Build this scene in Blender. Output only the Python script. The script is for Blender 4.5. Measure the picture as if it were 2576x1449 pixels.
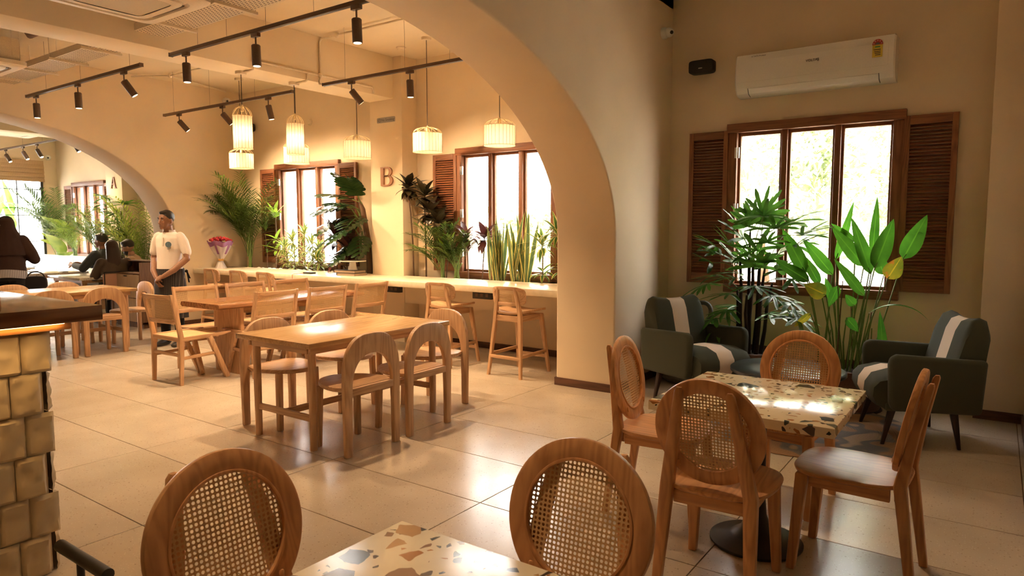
import bpy, bmesh, math, random
from mathutils import Vector, Matrix, Euler, noise as mnoise

scene = bpy.context.scene
for _o in list(bpy.data.objects):
    bpy.data.objects.remove(_o, do_unlink=True)
COL = scene.collection
PI = math.pi
R = math.radians
rng = random.Random(7)

# ------------------------------------------------------------------ camera
CAM_H = 1.475
YAW, PITCH, FPX = R(35.41), R(-4.94), 1712.7
_F = Vector((-math.sin(YAW) * math.cos(PITCH), math.cos(YAW) * math.cos(PITCH), math.sin(PITCH)))
_Rt = Vector((math.cos(YAW), math.sin(YAW), 0))
_Up = _Rt.cross(_F)
cam = bpy.data.cameras.new('camera')
cam.sensor_width = 36.0
cam.lens = 36.0 * FPX / 2576.0
cam.clip_start = 0.03
cam.dof.use_dof = True
cam.dof.focus_distance = 5.2
cam.dof.aperture_fstop = 8.0
cam_o = bpy.data.objects.new('camera', cam)
COL.objects.link(cam_o)
_m = Matrix((( _Rt.x, _Up.x, -_F.x, 0), (_Rt.y, _Up.y, -_F.y, 0), (_Rt.z, _Up.z, -_F.z, CAM_H), (0, 0, 0, 1)))
cam_o.matrix_world = _m
scene.camera = cam_o

# ------------------------------------------------------------------ world, exposure
scene.view_settings.view_transform = 'Standard'
scene.view_settings.look = 'None'
scene.view_settings.gamma = 1.0
scene.view_settings.use_curve_mapping = False
scene.view_settings.exposure = 1.1
world = bpy.data.worlds.new('overcast_sky')
scene.world = world
world.use_nodes = True
_bg = world.node_tree.nodes['Background']
_bg.inputs[0].default_value = (1.0, 0.965, 0.92, 1)
_bg.inputs[1].default_value = 9.0
cy = scene.cycles
cy.use_denoising = True
cy.use_auto_tile = False
cy.time_limit = 700.0          # keeps the full-size render within bounds
cy.max_bounces = 7
cy.diffuse_bounces = 4
cy.glossy_bounces = 3
cy.transmission_bounces = 4
cy.transparent_max_bounces = 12
cy.sample_clamp_indirect = 6.0
cy.caustics_reflective = False
cy.caustics_refractive = False
cy.use_adaptive_sampling = True
cy.adaptive_threshold = 0.04
cy.adaptive_min_samples = 32

sun = bpy.data.lights.new('sun', 'SUN')
sun.energy = 14.0
sun.angle = R(1.0)
sun.color = (1.0, 0.93, 0.82)
sun_o = bpy.data.objects.new('sun', sun)
COL.objects.link(sun_o)
sun_o.rotation_euler = Vector((-.25, -.62, 1.0)).to_track_quat('Z', 'Y').to_euler()   # high sun behind the building, it lights the garden

def portal(x, y, z, sx, sz, rot):
    l = bpy.data.lights.new('window_daylight', 'AREA')
    l.shape = 'RECTANGLE'; l.size = sx; l.size_y = sz
    l.cycles.is_portal = True
    o = bpy.data.objects.new('window_daylight', l)
    COL.objects.link(o)
    o.location = (x, y, z); o.rotation_euler = rot
    return o
WIN_X = {'C': -1.415, 'B2': -4.82, 'B1': -8.5, 'A': -15.68}
for _x in WIN_X.values():
    portal(_x, 6.97, 1.67, 1.4, 1.5, (R(-90), 0, 0))
portal(-17.42, 4.75, 1.55, 3.3, 2.5, (R(90), 0, R(-90)))

# ------------------------------------------------------------------ helpers
def tag(o, label=None, cat=None, group=None, kind=None):
    if label: o['label'] = label
    if cat: o['category'] = cat
    if group: o['group'] = group
    if kind: o['kind'] = kind
    return o

def empty(name, loc=(0, 0, 0), rz=0.0, label=None, cat=None, group=None, parent=None):
    o = bpy.data.objects.new(name, None)
    o.empty_display_size = 0.1
    COL.objects.link(o)
    o.location = loc
    o.rotation_euler = (0, 0, rz)
    if parent: o.parent = parent
    return tag(o, label, cat, group)

def link(name, mesh, parent=None, loc=(0, 0, 0), rot=(0, 0, 0)):
    o = bpy.data.objects.new(name, mesh)
    COL.objects.link(o)
    o.location = loc
    o.rotation_euler = rot
    if parent: o.parent = parent
    return o

KIDS = {}
def copy_tree(o, parent=None):
    c = o.copy()
    COL.objects.link(c)
    c.parent = parent
    for ch in o.children:
        copy_tree(ch, c)
    return c

def place(proto, state, loc, rz, label, group=None):
    """first call moves the prototype itself, later calls copy it with its parts"""
    if not state.get(proto.name):
        state[proto.name] = True
        o = proto
    else:
        o = copy_tree(proto)
    o.location = loc
    o.rotation_euler = (0, 0, rz)
    o['label'] = label
    if group: o['group'] = group
    return o
USED = {}

class MB:
    def __init__(s):
        s.v = []; s.f = []; s.uv = None
    def add(s, vs, fs):
        b = len(s.v)
        s.v += [Vector(p) for p in vs]
        s.f += [tuple(i + b for i in f) for f in fs]
        return s
    def box(s, x0, x1, y0, y1, z0, z1):
        return s.hexa([(x0, y0, z0), (x1, y0, z0), (x1, y1, z0), (x0, y1, z0), (x0, y0, z1), (x1, y0, z1), (x1, y1, z1), (x0, y1, z1)])
    def hexa(s, p):
        return s.add(p, [(3, 2, 1, 0), (4, 5, 6, 7), (0, 1, 5, 4), (1, 2, 6, 5), (2, 3, 7, 6), (3, 0, 4, 7)])
    def bar(s, a, b, w, t, ref=(0, 0, 1), w2=None, t2=None):
        """rectangular bar from a to b; w across side axis, t across the other"""
        a = Vector(a); b = Vector(b); d = (b - a).normalized()
        r = Vector(ref)
        if abs(d.dot(r)) > .98: r = Vector((1, 0, 0))
        sd = d.cross(r).normalized(); up = sd.cross(d)
        w2 = w if w2 is None else w2; t2 = t if t2 is None else t2
        ps = []
        for c, ww, tt in ((a, w, t), (b, w2, t2)):
            ps += [c - sd * ww / 2 - up * tt / 2, c + sd * ww / 2 - up * tt / 2, c + sd * ww / 2 + up * tt / 2, c - sd * ww / 2 + up * tt / 2]
        return s.hexa(ps)
    def leg(s, foot, top, w0, w1, d0=None, d1=None):
        """axis-aligned tapered post between two horizontal sections"""
        d0 = w0 if d0 is None else d0; d1 = w1 if d1 is None else d1
        ps = []
        for c, ww, dd in ((foot, d0, w0), (top, d1, w1)):
            ps += [(c[0] - ww / 2, c[1] - dd / 2, c[2]), (c[0] + ww / 2, c[1] - dd / 2, c[2]), (c[0] + ww / 2, c[1] + dd / 2, c[2]), (c[0] - ww / 2, c[1] + dd / 2, c[2])]
        return s.hexa(ps)
    def loft(s, rings, cap=True, closed=False):
        n = len(rings[0]); b = len(s.v)
        for r in rings: s.v += [Vector(p) for p in r]
        m = len(rings)
        for i in range(m - 1 + (1 if closed else 0)):
            i2 = (i + 1) % m
            for j in range(n):
                j2 = (j + 1) % n
                s.f.append((b + i * n + j, b + i * n + j2, b + i2 * n + j2, b + i2 * n + j))
        if cap and not closed:
            s.f.append(tuple(b + j for j in reversed(range(n))))
            s.f.append(tuple(b + (m - 1) * n + j for j in range(n)))
        return s
    def tube(s, pts, rad, n=8, cap=True, ref=None):
        pts = [Vector(p) for p in pts]
        if not isinstance(rad, (list, tuple)): rad = [rad] * len(pts)
        rings = []
        t0 = (pts[1] - pts[0]).normalized()
        u = Vector(ref) if ref else (Vector((0, 0, 1)) if abs(t0.z) < .9 else Vector((1, 0, 0)))
        for i, p in enumerate(pts):
            t = (pts[min(i + 1, len(pts) - 1)] - pts[max(i - 1, 0)]).normalized()
            u = (u - t * u.dot(t)).normalized()
            w = t.cross(u)
            rings.append([p + (u * math.cos(2 * PI * k / n) + w * math.sin(2 * PI * k / n)) * rad[i] for k in range(n)])
        return s.loft(rings, cap)
    def lathe(s, prof, n=24, c=(0, 0, 0)):
        rings = [[(c[0] + r * math.cos(2 * PI * k / n), c[1] + r * math.sin(2 * PI * k / n), c[2] + z) for k in range(n)] for r, z in prof]
        return s.loft(rings, True)
    def ball(s, c, r, n=12, m=8, sc=(1, 1, 1)):
        rings = []
        for i in range(m + 1):
            a = -PI / 2 + PI * i / m
            a = max(-PI / 2 + .05, min(PI / 2 - .05, a))
            rings.append([(c[0] + r * sc[0] * math.cos(a) * math.cos(2 * PI * k / n), c[1] + r * sc[1] * math.cos(a) * math.sin(2 * PI * k / n), c[2] + r * sc[2] * math.sin(a)) for k in range(n)])
        return s.loft(rings, True)
    def prism(s, poly, o, ux, uy, th):
        """extrude a 2D polygon: o + x*ux + y*uy, thickness vector th"""
        o = Vector(o); ux = Vector(ux); uy = Vector(uy); th = Vector(th)
        a = [o + ux * p[0] + uy * p[1] for p in poly]
        return s.loft([a, [p + th for p in a]], True)
    def strip(s, outer, inner, o, ux, uy, th):
        """flat band between two equal-length open polylines, extruded"""
        o = Vector(o); ux = Vector(ux); uy = Vector(uy); th = Vector(th)
        P = lambda q: o + ux * q[0] + uy * q[1]
        rings = [[P(a), P(b), P(b) + th, P(a) + th] for a, b in zip(outer, inner)]
        return s.loft(rings, True)
    def xf(s, M):
        s.v = [M @ p for p in s.v]
        return s
    def mesh(s, name, mat, bevel=0.0, seg=2, smooth=True, ang=38, fix=True):
        me = bpy.data.meshes.new(name)
        me.from_pydata([tuple(p) for p in s.v], [], s.f)
        if s.uv:
            ul = me.uv_layers.new(name='UVMap')
            idx = [0] * len(me.loops)
            me.loops.foreach_get('vertex_index', idx)
            flat = []
            for i in idx: flat += s.uv[i]
            ul.data.foreach_set('uv', flat)
        if fix or bevel:
            bm = bmesh.new(); bm.from_mesh(me)
            if fix: bmesh.ops.recalc_face_normals(bm, faces=bm.faces)
            if bevel:
                es = [e for e in bm.edges if len(e.link_faces) == 2 and e.calc_face_angle(0) > R(30)]
                bmesh.ops.bevel(bm, geom=es, offset=bevel, segments=seg, affect='EDGES', clamp_overlap=True, profile=.5)
            bm.to_mesh(me); bm.free()
        if smooth:
            me.polygons.foreach_set('use_smooth', [True] * len(me.polygons))
            me.set_sharp_from_angle(angle=R(ang))
        me.materials.append(mat)
        return me
    def build(s, name, mat, parent=None, bevel=0.0, loc=(0, 0, 0), rot=(0, 0, 0), **k):
        return link(name, s.mesh(name, mat, bevel, **k), parent, loc, rot)

def bx(x0, x1, y0, y1, z0, z1): return MB().box(x0, x1, y0, y1, z0, z1)

def bez(p, n=16):
    out = []
    for i in range(n + 1):
        t = i / n; u = 1 - t
        out.append(tuple(u ** 3 * p[0][k] + 3 * u * u * t * p[1][k] + 3 * u * t * t * p[2][k] + t ** 3 * p[3][k] for k in range(len(p[0]))))
    return out

def superell(a, b, n=36, e=2.6, t0=0.0, t1=2 * PI, full=True):
    out = []
    for i in range(n if full else n + 1):
        t = t0 + (t1 - t0) * i / n
        c, s_ = math.cos(t), math.sin(t)
        out.append((a * math.copysign(abs(c) ** (2 / e), c), b * math.copysign(abs(s_) ** (2 / e), s_)))
    return out

def text_mesh(txt, size, mat, extrude=0.002, align='CENTER'):
    cu = bpy.data.curves.new('txt', 'FONT')
    cu.body = txt; cu.size = size; cu.extrude = extrude; cu.align_x = align; cu.align_y = 'CENTER'
    o = bpy.data.objects.new('txt', cu); COL.objects.link(o)
    dg = bpy.context.evaluated_depsgraph_get()
    me = bpy.data.meshes.new_from_object(o.evaluated_get(dg))
    bpy.data.objects.remove(o, do_unlink=True)
    me.materials.clear(); me.materials.append(mat)
    return me

# ------------------------------------------------------------------ materials
def nmat(name):
    m = bpy.data.materials.new(name); m.use_nodes = True
    nt = m.node_tree
    return m, nt, nt.nodes, nt.links, nt.nodes['Principled BSDF']
def N(ns, t, **k):
    n = ns.new(t)
    for a, v in k.items():
        if a.startswith('i_'):
            n.inputs[int(a[2:]) if a[2:].isdigit() else a[2:]].default_value = v
        else: setattr(n, a, v)
    return n
def ramp(ns, pts):
    r = ns.new('ShaderNodeValToRGB')
    while len(r.color_ramp.elements) < len(pts): r.color_ramp.elements.new(.5)
    for e, (p, c) in zip(r.color_ramp.elements, pts):
        e.position = p; e.color = (*c, 1) if len(c) == 3 else c
    return r
def coords(ns, ls, scale=(1, 1, 1), kind='Object', rot=(0, 0, 0)):
    tc = ns.new('ShaderNodeTexCoord'); mp = ns.new('ShaderNodeMapping')
    mp.inputs['Scale'].default_value = scale
    mp.inputs['Rotation'].default_value = rot
    ls.new(tc.outputs[kind], mp.inputs[0])
    return mp
def bump(ns, ls, bsdf, src, strength=.2, dist=.01):
    b = ns.new('ShaderNodeBump'); b.inputs['Strength'].default_value = strength; b.inputs['Distance'].default_value = dist
    ls.new(src, b.inputs['Height']); ls.new(b.outputs[0], bsdf.inputs['Normal'])

def plain(name, col, rough=.5, metal=0.0, var=.06, scale=30, emit=None, es=0, bumpy=0, spec=.5, coat=0):
    m, nt, ns, ls, b = nmat(name)
    mp = coords(ns, ls, (scale,) * 3)
    nz = N(ns, 'ShaderNodeTexNoise'); nz.inputs['Detail'].default_value = 1
    ls.new(mp.outputs[0], nz.inputs['Vector'])
    lo = tuple(max(0, c * (1 - var)) for c in col); hi = tuple(min(1, c * (1 + var)) for c in col)
    rp = ramp(ns, [(.35, lo), (.65, hi)])
    ls.new(nz.outputs[0], rp.inputs[0]); ls.new(rp.outputs[0], b.inputs['Base Color'])
    b.inputs['Roughness'].default_value = rough; b.inputs['Metallic'].default_value = metal
    b.inputs['Specular IOR Level'].default_value = spec
    b.inputs['Coat Weight'].default_value = coat
    if emit:
        b.inputs['Emission Color'].default_value = (*emit, 1); b.inputs['Emission Strength'].default_value = es
    if bumpy: bump(ns, ls, b, nz.outputs[0], bumpy, .004)
    return m

def plaster(name, col, rough=.85):
    m, nt, ns, ls, b = nmat(name)
    mp = coords(ns, ls, (1, 1, 1))
    n1 = N(ns, 'ShaderNodeTexNoise', i_Scale=1.3, i_Detail=2.0); n3 = N(ns, 'ShaderNodeTexNoise', i_Scale=9.0, i_Detail=2.0)
    for n in (n1, n3): ls.new(mp.outputs[0], n.inputs['Vector'])
    rp = ramp(ns, [(.3, tuple(c * .93 for c in col)), (.7, tuple(min(1, c * 1.05) for c in col))])
    ls.new(n1.outputs[0], rp.inputs[0]); ls.new(rp.outputs[0], b.inputs['Base Color'])
    bump(ns, ls, b, n3.outputs[0], .12, .006)
    b.inputs['Roughness'].default_value = rough; b.inputs['Specular IOR Level'].default_value = .25
    return m

def wood(name, lt, dk, axis='z', rough=.42, scale=1.0, coat=0.0):
    m, nt, ns, ls, b = nmat(name)
    st = {'x': (.9, 11, 11), 'y': (11, .9, 11), 'z': (11, 11, .9)}[axis]
    mp = coords(ns, ls, tuple(c * scale for c in st))
    oi = N(ns, 'ShaderNodeObjectInfo')
    sc = N(ns, 'ShaderNodeVectorMath', operation='SCALE'); sc.inputs['Scale'].default_value = 1.0
    cmb = N(ns, 'ShaderNodeCombineXYZ')
    mu = N(ns, 'ShaderNodeMath', operation='MULTIPLY'); mu.inputs[1].default_value = 37.0
    ls.new(oi.outputs['Random'], mu.inputs[0])
    for i in range(3): ls.new(mu.outputs[0], cmb.inputs[i])
    va = N(ns, 'ShaderNodeVectorMath', operation='ADD'); ls.new(mp.outputs[0], va.inputs[0]); ls.new(cmb.outputs[0], va.inputs[1])
    n1 = N(ns, 'ShaderNodeTexNoise', i_Scale=1.0, i_Detail=1.0); ls.new(va.outputs[0], n1.inputs['Vector'])
    w = N(ns, 'ShaderNodeMath', operation='MULTIPLY'); w.inputs[1].default_value = 9.0; ls.new(n1.outputs[0], w.inputs[0])
    fr = N(ns, 'ShaderNodeMath', operation='PINGPONG'); fr.inputs[1].default_value = .5; ls.new(w.outputs[0], fr.inputs[0])
    n2 = N(ns, 'ShaderNodeTexNoise', i_Scale=5.0, i_Detail=2.0); ls.new(va.outputs[0], n2.inputs['Vector'])
    mx = N(ns, 'ShaderNodeMath', operation='ADD'); ls.new(fr.outputs[0], mx.inputs[0]); ls.new(n2.outputs[0], mx.inputs[1])
    rp = ramp(ns, [(.35, dk), (.95, lt)])
    ls.new(mx.outputs[0], rp.inputs[0])
    hs = N(ns, 'ShaderNodeHueSaturation'); ls.new(rp.outputs[0], hs.inputs['Color'])
    vr = N(ns, 'ShaderNodeMapRange'); vr.inputs[3].default_value = .88; vr.inputs[4].default_value = 1.1
    ls.new(oi.outputs['Random'], vr.inputs[0]); ls.new(vr.outputs[0], hs.inputs['Value'])
    ls.new(hs.outputs[0], b.inputs['Base Color'])
    b.inputs['Roughness'].default_value = rough; b.inputs['Coat Weight'].default_value = coat; b.inputs['Coat Roughness'].default_value = .12
    return m

def terrazzo(name, base, chips, s1=13.0, s2=38.0, rough=.1, th1=.5, th2=.62, offs=(0, 0, 0)):
    m, nt, ns, ls, b = nmat(name)
    mp = coords(ns, ls, (1, 1, 1)); mp.inputs['Location'].default_value = offs
    nz = N(ns, 'ShaderNodeTexNoise', i_Scale=9.0); ls.new(mp.outputs[0], nz.inputs['Vector'])
    rb = ramp(ns, [(.3, tuple(c * .93 for c in base)), (.7, base)]); ls.new(nz.outputs[0], rb.inputs[0])
    prev = rb.outputs[0]
    ds = N(ns, 'ShaderNodeMixRGB'); ds.blend_type = 'ADD'; ds.inputs[0].default_value = .022
    nd = N(ns, 'ShaderNodeTexNoise', i_Scale=14.0, i_Detail=2.0); ls.new(mp.outputs[0], nd.inputs['Vector'])
    ls.new(mp.outputs[0], ds.inputs[1]); ls.new(nd.outputs['Color'], ds.inputs[2])
    for s, th, ed in ((s2, th2, .15), (s1, th1, .135)):
        v1 = N(ns, 'ShaderNodeTexVoronoi', i_Scale=s); v2 = N(ns, 'ShaderNodeTexVoronoi', feature='DISTANCE_TO_EDGE', i_Scale=s)
        ls.new(ds.outputs[0], v1.inputs['Vector']); ls.new(ds.outputs[0], v2.inputs['Vector'])
        sep = N(ns, 'ShaderNodeSeparateColor'); ls.new(v1.outputs['Color'], sep.inputs[0])
        g1 = N(ns, 'ShaderNodeMath', operation='GREATER_THAN'); g1.inputs[1].default_value = th; ls.new(sep.outputs[0], g1.inputs[0])
        mr = N(ns, 'ShaderNodeMapRange'); mr.inputs[3].default_value = ed * .6; mr.inputs[4].default_value = ed * 2.6; ls.new(sep.outputs[2], mr.inputs[0])
        g2 = N(ns, 'ShaderNodeMath', operation='GREATER_THAN'); ls.new(v2.outputs[0], g2.inputs[0]); ls.new(mr.outputs[0], g2.inputs[1])
        mu = N(ns, 'ShaderNodeMath', operation='MULTIPLY'); ls.new(g1.outputs[0], mu.inputs[0]); ls.new(g2.outputs[0], mu.inputs[1])
        k = len(chips)
        rp = ramp(ns, [(i / k, c) for i, c in enumerate(chips)]); rp.color_ramp.interpolation = 'CONSTANT'
        ls.new(sep.outputs[1], rp.inputs[0])
        mx = N(ns, 'ShaderNodeMixRGB'); ls.new(mu.outputs[0], mx.inputs[0]); ls.new(prev, mx.inputs[1]); ls.new(rp.outputs[0], mx.inputs[2])
        prev = mx.outputs[0]
    ls.new(prev, b.inputs['Base Color'])
    b.inputs['Roughness'].default_value = rough
    return m

def leafmat(name, c1, c2, edge=None, edge_w=.16, trans=.4, rough=.35, vein=0.0, spots=None):
    m, nt, ns, ls, b = nmat(name)
    mp = coords(ns, ls, (6, 6, 6))
    nz = N(ns, 'ShaderNodeTexNoise', i_Scale=1.0, i_Detail=3.0); ls.new(mp.outputs[0], nz.inputs['Vector'])
    rp = ramp(ns, [(.3, c1), (.7, c2)]); ls.new(nz.outputs[0], rp.inputs[0])
    col = rp.outputs[0]
    uv = N(ns, 'ShaderNodeUVMap'); uv.uv_map = 'UVMap'
    sp = N(ns, 'ShaderNodeSeparateXYZ'); ls.new(uv.outputs[0], sp.inputs[0])
    ab = N(ns, 'ShaderNodeMath', operation='SUBTRACT'); ab.inputs[1].default_value = .5; ls.new(sp.outputs[0], ab.inputs[0])
    a2 = N(ns, 'ShaderNodeMath', operation='ABSOLUTE'); ls.new(ab.outputs[0], a2.inputs[0])
    if vein:
        lt = N(ns, 'ShaderNodeMath', operation='LESS_THAN'); lt.inputs[1].default_value = .035; ls.new(a2.outputs[0], lt.inputs[0])
        m2 = N(ns, 'ShaderNodeMixRGB'); m2.inputs[2].default_value = (c2[0] * 1.15 + .01, c2[1] * 1.12 + .01, c2[2] * 1.1, 1)
        ls.new(lt.outputs[0], m2.inputs[0]); ls.new(col, m2.inputs[1]); col = m2.outputs[0]
    if edge:
        gt = N(ns, 'ShaderNodeMath', operation='GREATER_THAN'); gt.inputs[1].default_value = .5 - edge_w; ls.new(a2.outputs[0], gt.inputs[0])
        m3 = N(ns, 'ShaderNodeMixRGB'); m3.inputs[2].default_value = (*edge, 1)
        ls.new(gt.outputs[0], m3.inputs[0]); ls.new(col, m3.inputs[1]); col = m3.outputs[0]
    if spots:
        n2 = N(ns, 'ShaderNodeTexNoise', i_Scale=2.2, i_Detail=2.0); ls.new(mp.outputs[0], n2.inputs['Vector'])
        r2 = ramp(ns, [(.62, (0, 0, 0)), (.7, (1, 1, 1))]); ls.new(n2.outputs[0], r2.inputs[0])
        m4 = N(ns, 'ShaderNodeMixRGB'); m4.inputs[2].default_value = (*spots, 1)
        ls.new(r2.outputs[0], m4.inputs[0]); ls.new(col, m4.inputs[1]); col = m4.outputs[0]
    ls.new(col, b.inputs['Base Color']); b.inputs['Roughness'].default_value = rough
    tr = N(ns, 'ShaderNodeBsdfTranslucent'); ls.new(col, tr.inputs[0])
    ms = N(ns, 'ShaderNodeMixShader'); ms.inputs[0].default_value = trans
    out = [n for n in ns if n.type == 'OUTPUT_MATERIAL'][0]
    ls.new(b.outputs[0], ms.inputs[1]); ls.new(tr.outputs[0], ms.inputs[2]); ls.new(ms.outputs[0], out.inputs[0])
    return m

def glassmat(name, tint=(1, 1, 1)):
    m, nt, ns, ls, b = nmat(name)
    t = N(ns, 'ShaderNodeBsdfTransparent'); t.inputs[0].default_value = (*tint, 1)
    g = N(ns, 'ShaderNodeBsdfGlossy'); g.inputs['Roughness'].default_value = .02
    lw = N(ns, 'ShaderNodeLayerWeight'); pw = N(ns, 'ShaderNodeMath', operation='POWER'); pw.inputs[1].default_value = 5.0; ls.new(lw.outputs['Facing'], pw.inputs[0])
    fr = N(ns, 'ShaderNodeMath', operation='MULTIPLY_ADD'); fr.inputs[1].default_value = .9; fr.inputs[2].default_value = .03; ls.new(pw.outputs[0], fr.inputs[0])
    ms = N(ns, 'ShaderNodeMixShader'); ls.new(fr.outputs[0], ms.inputs[0]); ls.new(t.outputs[0], ms.inputs[1]); ls.new(g.outputs[0], ms.inputs[2])
    out = [n for n in ns if n.type == 'OUTPUT_MATERIAL'][0]; ls.new(ms.outputs[0], out.inputs[0])
    return m

def fabric(name, col, stripe=None, rough=.95, sc=260):
    m, nt, ns, ls, b = nmat(name)
    mp = coords(ns, ls, (sc,) * 3)
    nz = N(ns, 'ShaderNodeTexNoise', i_Detail=2.0); ls.new(mp.outputs[0], nz.inputs['Vector'])
    rp = ramp(ns, [(.3, tuple(c * .8 for c in col)), (.7, tuple(min(1, c * 1.2) for c in col))]); ls.new(nz.outputs[0], rp.inputs[0])
    ls.new(rp.outputs[0], b.inputs['Base Color']); b.inputs['Roughness'].default_value = rough
    b.inputs['Specular IOR Level'].default_value = .15; b.inputs['Sheen Weight'].default_value = .12
    bump(ns, ls, b, nz.outputs[0], .25, .002)
    return m

def stripes(name, c1, c2, freq, axis=0, duty=.5, rough=.8):
    m, nt, ns, ls, b = nmat(name)
    mp = coords(ns, ls)
    sp = N(ns, 'ShaderNodeSeparateXYZ'); ls.new(mp.outputs[0], sp.inputs[0])
    mu = N(ns, 'ShaderNodeMath', operation='MULTIPLY'); mu.inputs[1].default_value = freq; ls.new(sp.outputs[axis], mu.inputs[0])
    fr = N(ns, 'ShaderNodeMath', operation='FRACT'); ls.new(mu.outputs[0], fr.inputs[0])
    gt = N(ns, 'ShaderNodeMath', operation='GREATER_THAN'); gt.inputs[1].default_value = duty; ls.new(fr.outputs[0], gt.inputs[0])
    mx = N(ns, 'ShaderNodeMixRGB'); mx.inputs[1].default_value = (*c1, 1); mx.inputs[2].default_value = (*c2, 1); ls.new(gt.outputs[0], mx.inputs[0])
    ls.new(mx.outputs[0], b.inputs['Base Color']); b.inputs['Roughness'].default_value = rough
    return m

WALLC = (.82, .675, .49)
M = {}
M['wall'] = plaster('cream_plaster', WALLC)
M['ceil'] = plaster('ceiling_plaster', (.84, .71, .52))
M['white_paint'] = plain('cream_white_paint', (.80, .68, .52), .5)
M['plaster_rib'] = plain('conduit_cream', (.79, .68, .52), .55)
M['skirt'] = wood('dark_skirting_wood', (.13, .055, .03), (.07, .03, .018), 'x', .5)
M['oak_x'] = wood('pale_oak_x', (.60, .365, .20), (.42, .235, .118), 'x')
M['oak_y'] = wood('pale_oak_y', (.60, .365, .20), (.42, .235, .118), 'y')
M['oak_z'] = wood('pale_oak_z', (.60, .365, .20), (.42, .235, .118), 'z')
M['oak_top'] = wood('oak_table_top', (.60, .36, .16), (.45, .25, .10), 'y', .24)
M['teak_x'] = wood('warm_teak_x', (.68, .345, .145), (.48, .22, .088), 'x', .34)
M['teak_y'] = wood('warm_teak_y', (.68, .345, .145), (.48, .22, .088), 'y', .34)
M['teak_z'] = wood('warm_teak_z', (.68, .345, .145), (.48, .22, .088), 'z', .34)
M['walnut_y'] = wood('live_edge_walnut', (.34, .15, .06), (.16, .065, .028), 'y', .22, .6)
M['bar_top'] = wood('polished_bar_wood', (.22, .085, .035), (.11, .04, .018), 'y', .12, .5, .6)
M['shutter_z'] = wood('shutter_wood_z', (.29, .115, .052), (.17, .064, .03), 'z', .5)
M['shutter_x'] = wood('shutter_wood_x', (.29, .115, .052), (.17, .064, .03), 'x', .5)
M['cane'] = plain('woven_cane', (.66, .43, .21), .6, var=.2, scale=160)
M['black'] = plain('black_metal', (.02, .019, .018), .42, var=.1)
M['bronze'] = plain('hazy_dark_bronze', (.10, .06, .04), .45, var=.1)  # dark bronze, lightened so the haze over the tracks is in the colour
M['chrome'] = plain('steel_hinge', (.75, .72, .68), .3, 1.0)
M['white'] = plain('white_plastic', (.80, .78, .74), .35, var=.02)
M['white_gloss'] = plain('white_gloss_plastic', (.82, .80, .76), .18, var=.02)
M['glass'] = glassmat('window_glass')
M['counter'] = plain('cream_solid_counter', (.80, .70, .52), .22, var=.04, scale=4)
M['soil'] = plain('potting_soil', (.05, .032, .02), .95, var=.4, scale=60, bumpy=.8)
M['pebble'] = plain('white_pebble', (.78, .75, .70), .6, var=.08)
M['wire'] = plain('thin_steel_wire', (.25, .2, .15), .4, 1.0)
M['letter'] = wood('letter_wood', (.36, .17, .085), (.26, .115, .055), 'z', .5)
M['stone'] = plaster('rough_bar_stone', (.62, .50, .34), .9)
# ================================================================== THE SETTING
YB, YC = 6.65, 6.37           # back wall face, column / counter-back face
YF = -2.4                     # wall behind the camera
ZB = 3.66                     # ceiling height
XN0, XN1 = -3.36, -2.75       # near arch wall
XF0, XF1 = -10.75, -10.12     # far arch wall
XL = -17.22                   # far left wall
XR = 0.23                     # pier at the right edge
def struct(o):
    o['kind'] = 'structure'
    return o

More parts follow.
